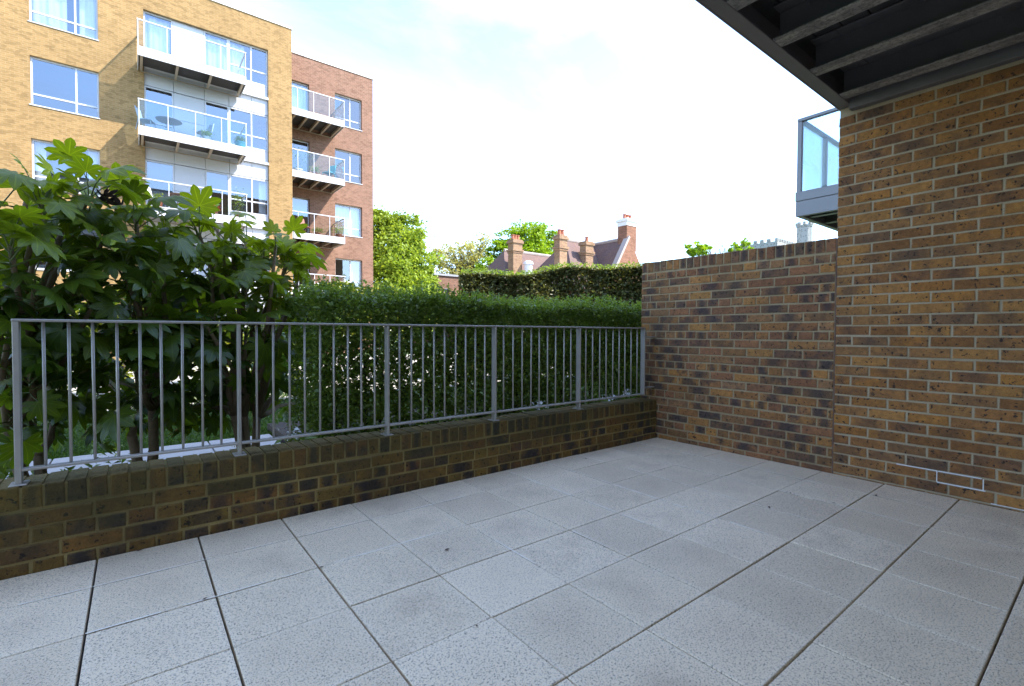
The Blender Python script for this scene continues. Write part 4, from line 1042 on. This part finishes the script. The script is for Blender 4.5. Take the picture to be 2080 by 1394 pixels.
k = 7000; s2 = rng.uniform(0.01, 1.2, k)*LN; Q = A+ax*s2[:, None]-nrm*rng.uniform(0.3, 0.75, k)[:, None]; Q[:, 2] = (zA+(zB-zA)*s2/LN-0.12)*rng.uniform(0, 1, k)
Q = Q[smooth_noise(Q, 1.6, 31) > -0.8]
tag(link(bpy.data.objects.new('inner_leaves', leaf_cloud('inner_leaves', Q-np.array(h2.location), rng.uniform(0.1, 0.18, len(Q)), M['dark_leaf'], up=0.0, elong=0.6)), h2), kind='stuff')
k = 2600; s2 = rng.uniform(0.01, 1.2, k)*LN; Q = A+ax*s2[:, None]-nrm*rng.uniform(-0.05, 0.8, k)[:, None]; Q[:, 2] = zA+(zB-zA)*s2/LN+0.11*smooth_noise(np.stack([s2, 0*s2, 0*s2], 1), 2, 21)+rng.uniform(-0.03, 0.13, k)
tag(link(bpy.data.objects.new('young_shoots', leaf_cloud('young_shoots', Q-np.array(h2.location), rng.uniform(0.05, 0.09, len(Q)), M['shoot_leaf'], up=0.6)), h2), kind='stuff')
for k in range(9):
    p = A+ax*LN*(k+0.5)/8.0-nrm*0.45; m = MB(); m.tube([(p[0], p[1], -0.16), (p[0]+0.05, p[1], 1.0), (p[0]-.05, p[1]+.05, 2.2)], [0.05, 0.04, 0.02], 6); bw(m, 'stem', M['twig'], h2, tuple(h2.location), True)

M['grass'] = foliage_mat('grass blade', (0.05, 0.10, 0.02), (0.11, 0.18, 0.035), 0.3, 0.6, 0.2)
n_ = 26000; gx_ = rng.uniform(-4.5, 3.5, n_); gy_ = 6.05+rng.uniform(0, 1, n_)**1.6*4.5
me = leaf_cloud('grass', np.stack([gx_, gy_, np.full(n_, -0.12)], 1), 0.09, M['grass'], up=-0.2, elong=0.12)
tag(tag(link(bpy.data.objects.new('grass', me)), 'short green lawn grass beyond the path', 'grass'), kind='stuff')
n_ = 2600; gx_ = rng.uniform(-1.9, 1.3, n_); gy_ = rng.uniform(W+0.24, 4.7, n_)
hz = 0.05+0.28*np.clip(smooth_noise(np.stack([gx_, gy_, 0*gx_], 1), 2.5, 41)+0.15, 0, 1)
me = leaf_cloud('ground_cover', np.stack([gx_, gy_, hz*rng.uniform(0, 1, n_)], 1), 0.055, M['hedge_leaf'], up=0.5)
tag(tag(link(bpy.data.objects.new('ground_cover', me)), 'low dark green ground cover on the soil behind the low wall', 'ground cover'), kind='stuff')
# --- white flowers and low leaves in the bed under the hedge
for k, (qx, qy, Y) in enumerate(((1092, 825, 3.33), (1238, 806, 3.36), (1275, 800, 3.36), (600, 880, 3.40))):
    c = on(1, Y, qx, qy); o = empty('flowering_plant', (float(c[0]), Y, -0.02)); tag(o, 'low plant with small white flowers at the foot of the hedge', 'plant', 'white flowering plants at the foot of the hedge')
    PP = np.stack([rng.normal(0, .09, 160), rng.normal(0, .05, 160), rng.uniform(0.02, float(c[2])+0.0, 160)], 1)
    tag(link(bpy.data.objects.new('leaves', leaf_cloud('leaves', PP, 0.06, M['hedge_leaf'])), o), kind='stuff')
    PP = np.stack([rng.normal(0, .045, 26), rng.normal(0, .03, 26), float(c[2])+0.02+rng.normal(0, .022, 26)], 1)
    tag(link(bpy.data.objects.new('flowers', leaf_cloud('flowers', PP, 0.03, M['white_petal'], elong=0.9)), o), kind='stuff')

# ------------------------------------------------------------------ old house with chimneys
def roof_mat():
    t = NT('plain clay roof tiles'); p = t.pos(); sp = t.n('ShaderNodeSeparateXYZ'); t.l(p, sp.inputs[0])
    cb = t.n('ShaderNodeCombineXYZ'); t.l(t.math('ADD', sp.outputs['X'], sp.outputs['Y']), cb.inputs[0]); t.l(sp.outputs['Z'], cb.inputs[1])
    b = t.n('ShaderNodeTexBrick', offset=0.5); t.l(cb.outputs[0], b.inputs['Vector'])
    b.inputs['Scale'].default_value = 1.0; b.inputs['Mortar Size'].default_value = 0.008; b.inputs['Brick Width'].default_value = 0.17; b.inputs['Row Height'].default_value = 0.085
    b.inputs['Color1'].default_value = (0.17, 0.098, 0.066, 1); b.inputs['Color2'].default_value = (0.135, 0.07, 0.055, 1); b.inputs['Mortar'].default_value = (0.08, 0.045, 0.042, 1)
    c = t.mix(t.ramp(t.noise(p, 1.3, 4), [(0.4, 0.0), (0.7, 0.5)]), b.outputs['Color'], (0.095, 0.068, 0.062))
    t.col(c); t.set(Roughness=0.85); return t.m
M['tiles'] = roof_mat()
M['house_brick'] = far_brick('old orange brick', (0.27, 0.125, 0.075), (0.2, 0.09, 0.055), (0.3, 0.2, 0.14))
M['chim_brick'] = far_brick('weathered chimney brick', (0.33, 0.2, 0.11), (0.25, 0.14, 0.085), (0.34, 0.27, 0.2))
M['pot'] = plain('terracotta', (0.36, 0.12, 0.06), 0.8, var=0.2)
M['render_white'] = plain('white render', (0.72, 0.72, 0.72), 0.8, var=0.05)
M['ridge'] = plain('pale ridge tile', (0.36, 0.3, 0.26), 0.85)
M['lead'] = plain('grey lead', (0.3, 0.3, 0.32), 0.6)
YL, YG = 27.0, 20.4
hl0, hl1 = on(1, YL, 1024, 509), on(1, YL, 1150, 518)
ga = on(1, YG, 1279, 484); YM = float(on(0, ga[0], 1207, 498)[1])
hm0 = on(1, YM, 1150, 487); gl = on(1, YG, 1253, 541); gr = on(1, YG, 1307, 541)
house_o = (float(hm0[0]), YM, -0.16)
hs = empty('brick_house', house_o); tag(hs, 'old red brick house with steep tiled roofs and tall chimneys behind the bronze hedge', 'house')
EZ = 3.6
def gable_range(x0, x1, yr, zr, hip0, hip1, slope=1.15):
    """roof with its ridge along X at (yr, zr) from x0 to x1, hipped ends reaching out hip0 / hip1, on walls"""
    hw = (zr-EZ)/slope; m = MB()
    a, c = (x0, yr, zr), (x1, yr, zr); e = [(x0-hip0, yr-hw, EZ), (x1+hip1, yr-hw, EZ), (x1+hip1, yr+hw, EZ), (x0-hip0, yr+hw, EZ)]
    m.quad(e[0], e[1], c, a); m.quad(e[2], e[3], a, c); m.tri(e[3], e[0], a); m.tri(e[1], e[2], c)
    r = bw(m, 'roof', M['tiles'], hs, house_o, fix=True)
    m = MB(); m.tube([(x0, yr, zr+0.02), (x1, yr, zr+0.02)], 0.11, 6); bw(m, 'ridge', M['ridge'], r, house_o)
    m = MB(); m.box(x0-hip0+0.3, x1+hip1-0.3, yr-hw+0.3, yr+hw-0.3, -0.16, EZ+0.1); bw(m, 'wall', M['house_brick'], hs, house_o)
    return r
gable_range(float(hl0[0]), float(hl1[0]), YL, float(hl0[2]), 2.0, 0.3)
gable_range(float(hm0[0]), float(ga[0]), YM, float(ga[2])-0.02, 2.3, 0.5)
# cross wing: ridge along Y, gable towards the courtyard
gx, gz = float(ga[0]), float(ga[2]); sl_ = (gz-float(gl[2]))/(gx-float(gl[0])); sl_ = 1.5; hw = (gz-EZ)/sl_; yb_ = YM+0.05
m = MB(); m.quad((gx-hw, YG+0.12, EZ), (gx, YG+0.12, gz), (gx, yb_, gz), (gx-hw, yb_, EZ)); m.quad((gx+hw, YG+0.12, EZ), (gx, YG+0.12, gz), (gx, yb_, gz), (gx+hw, yb_, EZ)); r_ = bw(m, 'roof', M['tiles'], hs, house_o, fix=False)
m = MB(); m.tube([(gx, YG+0.1, gz+0.02), (gx, yb_, gz+0.02)], 0.12, 6); bw(m, 'ridge', M['ridge'], r_, house_o)
m = MB(); i = len(m.v)
m.v += [(gx-hw, YG, -0.16), (gx+hw, YG, -0.16), (gx+hw, YG, EZ), (gx, YG, gz+0.1), (gx-hw, YG, EZ), (gx-hw, YG+0.3, -0.16), (gx+hw, YG+0.3, -0.16), (gx+hw, YG+0.3, EZ), (gx, YG+0.3, gz+0.1), (gx-hw, YG+0.3, EZ)]
for f in ((0, 1, 2, 3, 4), (9, 8, 7, 6, 5), (0, 4, 9, 5), (1, 6, 7, 2), (2, 7, 8, 3), (3, 8, 9, 4)): m.f.append(f); m.m.append(0)
bw(m, 'gable_wall', M['house_brick'], hs, house_o)
m = MB(); m.hexa([(gx-hw-0.1, YG-0.05, EZ-0.05), (gx-hw+0.1, YG-0.05, EZ-0.05), (gx-hw+0.1, YG+0.33, EZ-0.05), (gx-hw-0.1, YG+0.33, EZ-0.05), (gx-0.1, YG-0.05, gz+0.16), (gx+0.02, YG-0.05, gz+0.06), (gx+0.02, YG+0.33, gz+0.06), (gx-0.1, YG+0.33, gz+0.16)]); bw(m, 'verge_coping', M['ridge'], hs, house_o)
m = MB(); m.box(gx-hw+0.05, gx+hw-0.05, YG+0.31, yb_, -0.16, EZ); bw(m, 'wall', M['house_brick'], hs, house_o)

def chimney(Y, xa, xb, ytop, ypot, npot, zb, mat, white=None):
    """stack between pixel columns xa..xb, brick top at pixel row ytop, pots up to ypot"""
    p0, p1, pp = on(1, Y, xa, ytop), on(1, Y, xb, ytop), on(1, Y, (xa+xb)/2, ypot)
    x0, x1, zt = float(p0[0]), float(p1[0]), float((p0[2]+p1[2])/2); wd = (x1-x0)*0.86; x1 = x0+wd; d = wd*0.8; y0 = Y-d/2; y1 = Y+d/2
    m = MB(); zw = zt-0.9 if not white else float(on(1, Y, xa, white)[2])
    m.box(x0+0.06, x1-0.06, y0+0.06, y1-0.06, zb, zw)
    for k, (o_, a, c) in enumerate(((0.02, 0, 0.12), (-0.03, 0.121, 0.24))):
        if not white: m.box(x0+o_, x1-o_, y0+o_, y1-o_, zw+a, zw+c)
    if not white:
        m.box(x0+0.05, x1-0.05, y0+0.05, y1-0.05, zw+0.241, zt-0.25); m.box(x0-0.02, x1+0.02, y0-0.02, y1+0.02, zt-0.249, zt-0.1); m.box(x0+0.03, x1-0.03, y0+0.03, y1-0.03, zt-0.099, zt)
    ch = bw(m, 'chimney', M[mat], hs, house_o)
    if white:
        m = MB(); m.box(x0+0.03, x1-0.03, y0+0.03, y1-0.03, zw+0.001, zt-0.2); m.box(x0-0.05, x1+0.05, y0-0.05, y1+0.05, zt-0.199, zt-0.05); m.box(x0+0.04, x1-0.04, y0+0.04, y1-0.04, zt-0.049, zt); bw(m, 'rendered_top', M['render_white'], ch, house_o)
    hp = max(0.3, float(pp[2])-zt)
    for k in range(npot):
        x = x0+wd*(k+1)/(npot+1) if npot > 1 else (x0+x1)/2
        m = MB(); m.lathe([(0.13, 0.001), (0.12, hp*0.15), (0.1, hp*0.8), (0.125, hp*0.85), (0.125, hp)], (x, Y, zt), 10); bw(m, 'chimney_pot', M['pot'], ch, house_o)
chimney(YL-1.6, 1036, 1060, 488, 478, 3, 4.0, 'chim_brick')
chimney(YM-3.0, 1130, 1151, 479, 467, 2, 4.0, 'chim_brick')
chimney(YM-1.4, 1183, 1203, 492, 482, 1, 4.0, 'chim_brick')
chimney(YG+0.45, 1263, 1288, 447, 437, 3, gz-0.8, 'house_brick', white=459)
v = on(1, YL-2.2, 1073, 541); m = MB(); m.lathe([(0.28, -0.6), (0.28, 0.1), (0.36, 0.12), (0.3, 0.3), (0.05, 0.38)], tuple(v), 12); bw(m, 'roof_vent', M['render_white'], hs, house_o)

# low brick outbuilding left of the bronze hedge
p0, p1 = on(1, 31.0, 883, 559), on(1, 31.0, 985, 559)
x0, x1, zt = float(p0[0]), float(p1[0]), float(p0[2]); qo = ((x0+x1)/2, 31.0, -0.16)
ou = empty('outbuilding', qo); tag(ou, 'flat roofed red brick outbuilding between the lime green tree and the bronze hedge', 'building')
d0, d1 = float(on(1, 31.0, 903, 590)[0]), float(on(1, 31.0, 913, 590)[0]); dz = float(on(1, 31.0, 903, 586)[2])
m = MB(); facade(m, x0, x1, -0.16, zt, 31.0, 0.3, [(d0, d1, 0.0, dz)]); m.quad((x1, 31.301, -.16), (x1, 35, -.16), (x1, 35, zt), (x1, 31.301, zt)); m.quad((x0, 31.301, -.16), (x0, 35, -.16), (x0, 35, zt), (x0, 31.301, zt)); bw(m, 'wall', M['red_brick'], ou, qo, fix=False)
m = MB(); m.box(x0-0.1, x1+0.1, 30.9, 35.1, zt+0.002, zt+0.14); bw(m, 'roof', M['lead'], ou, qo)
m = MB(); m.box(d0+0.01, d1-0.01, 31.2, 31.25, -0.1, dz-0.02); bw(m, 'door', M['frame_dark'], ou, qo)

# ------------------------------------------------------------------ church tower
def flint():
    t = NT('grey flint and stone'); p = t.pos(); v = t.n('ShaderNodeTexVoronoi'); v.inputs['Scale'].default_value = 3.0; t.l(p, v.inputs['Vector'])
    c = t.ramp(v.outputs['Distance'], [(0.1, (0.13, 0.125, 0.12)), (0.5, (0.3, 0.29, 0.27))]); t.col(c); t.set(Roughness=0.9); return t.m
M['flint'] = flint()
YC = 36.0
a, c, e, f_ = on(1, YC, 1579, 483), on(1, YC, 1700, 476), on(1, YC, 1617, 452), on(1, YC, 1651, 452)
co = (float((a[0]+c[0])/2), YC, -0.16); chu = empty('church_tower', co); tag(chu, 'grey flint church tower with battlements rising behind the garden wall', 'tower')
x0, x1, zt = float(a[0]), float(a[0])+9.0, float(a[2])
m = MB(); m.box(x0, x1, YC, YC+8, -0.16, zt-0.5); bw(m, 'wall', M['flint'], chu, co)
n_ = 14
for k in range(n_):
    xx = x0+(x1-x0)*k/n_
    m = MB(); m.box(xx, xx+(x1-x0)/n_*0.55, YC-0.05, YC+0.4, zt-0.499, zt); bw(m, 'merlon', M['flint'], chu, co)
for k in range(1, 7):
    m = MB(); m.box(x0-0.05, x0+0.4, YC+1.1*k, YC+1.1*k+0.6, zt-0.499, zt); bw(m, 'merlon', M['flint'], chu, co)
e = on(1, YC+1.6, 1634, 452); tz = float(e[2]); tcx = float(e[0]); r_ = 14.5*float((e-_c)@_f)/F_PX
m = MB(); m.lathe([(r_, zt-0.9), (r_, tz-0.9), (r_*1.08, tz-0.88), (r_*1.08, tz-0.6)], (tcx, YC+1.6, 0), 8); tu = bw(m, 'turret', M['flint'], chu, co)
for k in range(8):
    th = 2*math.pi*(k+0.5)/8; m = MB(); m.lathe([(0.32, tz-0.599), (0.32, tz-0.05)], (tcx+r_*0.9*math.cos(th), YC+1.6+r_*0.9*math.sin(th), 0), 5); bw(m, 'merlon', M['flint'], tu, co)

# ------------------------------------------------------------------ things on the far balconies
M['wood'] = plain('brown wood', (0.22, 0.10, 0.05), 0.6, var=0.2)
M['white_paint'] = plain('white paint', (0.7, 0.7, 0.68), 0.5)
M['slate'] = plain('grey blue plastic', (0.25, 0.3, 0.36), 0.5)
M['navy'] = plain('dark blue glaze', (0.03, 0.035, 0.12), 0.3)
M['teal'] = plain('turquoise plastic', (0.1, 0.4, 0.42), 0.5)
M['rust_frame'] = plain('red brown metal', (0.3, 0.1, 0.07), 0.5)
M['orange_petal'] = plain('orange flowers', (0.6, 0.12, 0.03), 0.7, var=0.3, scale=30)
def deck_at(px, Y, k): return (float(on(1, Y, px, 400)[0]), Y, FL[k]-0.003)
def chair(px, Y, k, rz, mat, label, grp='balcony furniture'):
    o = empty('chair', deck_at(px, Y, k), rz); tag(o, label, 'chair', grp)
    m = MB(); m.bbox(-0.24, 0.24, -0.23, 0.23, 0.42, 0.455, 0.01); m.build('seat', M[mat], o)
    m = MB(); m.hexa([(-0.23, 0.20, 0.52), (0.23, 0.20, 0.52), (0.23, 0.23, 0.52), (-0.23, 0.23, 0.52), (-0.21, 0.30, 0.92), (0.21, 0.30, 0.92), (0.21, 0.33, 0.92), (-0.21, 0.33, 0.92)]); m.build('backrest', M[mat], o)
    for sx in (-1, 1):
        m = MB(); m.tube([(sx*0.21, -0.2, 0.42), (sx*0.24, -0.25, 0.0)], 0.014, 6); m.build('leg', M[mat], o)
        m = MB(); m.tube([(sx*0.24, 0.28, 0.0), (sx*0.21, 0.2, 0.45), (sx*0.2, 0.29, 0.9)], 0.014, 6); m.build('leg', M[mat], o)
def table(px, Y, k, mat, label, r=0.42, h=0.72):
    o = empty('table', deck_at(px, Y, k)); tag(o, label, 'table', 'balcony furniture')
    m = MB(); m.lathe([(r-0.01, h-0.03), (r, h-0.02), (r, h-0.005), (r-0.01, h)], (0, 0, 0), 20); m.build('table_top', M[mat], o)
    for q in range(3):
        th = q*2.094; m = MB(); m.tube([(0.08*math.cos(th), 0.08*math.sin(th), h-0.03), (0.3*math.cos(th), 0.3*math.sin(th), 0.0)], 0.015, 6); m.build('leg', M[mat], o)
def potted(px, Y, k, potm, h, r, leafm, label, pot_h=0.3, pot_r=0.15):
    o = empty('potted_plant', deck_at(px, Y, k)); tag(o, label, 'plant', 'balcony pot plants')
    m = MB(); m.lathe([(pot_r*0.72, 0), (pot_r*0.95, pot_h*0.85), (pot_r*1.05, pot_h*0.86), (pot_r*1.05, pot_h), (pot_r*0.9, pot_h), (pot_r*0.85, pot_h*0.9)], (0, 0, 0), 14); m.build('pot', M[potm], o)
    PP = rng.normal(size=(260, 3))*np.array([r*.5, r*.5, h*.28])+np.array([0, 0, pot_h+h*0.5]); PP = PP[PP[:, 2] > pot_h*0.9]
    tag(link(bpy.data.objects.new('foliage', leaf_cloud('foliage', PP, 0.07, M[leafm])), o), kind='stuff')
    m = MB(); m.tube([(0, 0, pot_h*0.8), (0.01, 0, pot_h+h*0.5)], 0.012, 5); m.build('stem', M['twig'], o)
# yellow block, second floor
chair(318, 24.1, 2, 1.2, 'white_paint', 'white chair beside a terracotta pot on the open glass balcony')
table(366, 24.15, 2, 'wood', 'round brown table between white chairs on the yellow block balcony')
chair(408, 24.15, 2, -1.3, 'white_paint', 'white chair beside the round brown table, next to a blue pot')
potted(322, 23.75, 2, 'pot', 0.25, 0.18, 'lime_leaf', 'terracotta pot with light green leaves by a white balcony chair')
potted(408, 23.75, 2, 'navy', 0.22, 0.2, 'lime_leaf', 'dark blue pot with green leaves in front of the white chair', 0.2, 0.18)
potted(434, 23.8, 2, 'pot', 0.3, 0.28, 'orange_petal', 'terracotta pot of orange flowers on the yellow block balcony', 0.22, 0.16)
potted(483, 23.9, 2, 'pot', 0.9, 0.2, 'hedge_leaf', 'tall green plant in a pot at the balcony corner post', 0.3, 0.15)
# third floor
chair(300, 24.1, 3, 1.2, 'slate', 'grey reclining chair on the blue glass balcony')
table(345, 24.2, 3, 'slate', 'grey table behind the blue balcony glass', 0.45, 0.7)
chair(415, 24.1, 3, -1.2, 'slate', 'grey chair beside green pots on the blue glass balcony')
potted(420, 23.75, 3, 'white_paint', 0.25, 0.22, 'lime_leaf', 'white pot with light green plant behind blue balcony glass', 0.2, 0.14)
potted(488, 23.95, 3, 'teal', 0.25, 0.2, 'hedge_leaf', 'turquoise pot in the corner of the blue glass balcony', 0.35, 0.2)
# red block
potted(606, 26.1, 3, 'white_paint', 1.25, 0.7, 'hedge_leaf', 'large leafy plant on the middle red block balcony', 0.35, 0.22)
chair(668, 26.0, 3, -1.0, 'teal', 'turquoise chair at the open end of a red block balcony')
potted(640, 25.6, 3, 'pot', 0.3, 0.25, 'lime_leaf', 'small green pot plant beside the turquoise chair', 0.2, 0.12)
chair(618, 25.9, 2, 0.4, 'rust_frame', 'red brown metal chair on the red block balcony behind a fatsia leaf')
potted(645, 25.6, 2, 'pot', 0.25, 0.3, 'hedge_leaf', 'low pot plant beside the red brown chair', 0.18, 0.14)
potted(688, 25.7, 2, 'pot', 0.5, 0.45, 'lime_leaf', 'bushy green pot plant in the corner of the red block balcony', 0.25, 0.16)

# ------------------------------------------------------------------ scraps on the terrace
M['dry_leaf'] = plain('dry brown leaf', (0.09, 0.05, 0.03), 0.9, var=0.4)
for k, (qx, qy) in enumerate(((1190, 932), (283, 1119), (652, 1153), (968, 1271), (1563, 1031), (1693, 1022), (1606, 1002), (1598, 1000), (1780, 1007), (908, 1117), (416, 1217))):
    c = on(2, 0.004, qx, qy); m = MB(); s_ = random.uniform(0.008, 0.016)
    m.quad((-s_, 0, 0), (0, -s_*0.4, 0.002), (s_, 0, 0.005), (0, s_*0.5, 0.003)); m.quad((-s_*0.5, 0, 0.001), (0, 0.2*s_, 0.004), (s_*0.6, s_*0.6, 0.004), (0, s_*0.6, 0.001))
    o = m.build('dry_leaf', M['dry_leaf'], fix=False); o.location = tuple(float(q) for q in c); o.rotation_euler[2] = random.uniform(0, 6.28)
    tag(o, 'small dry brown leaf scrap lying on the terrace paving', 'leaf', 'dry leaf scraps on the terrace')
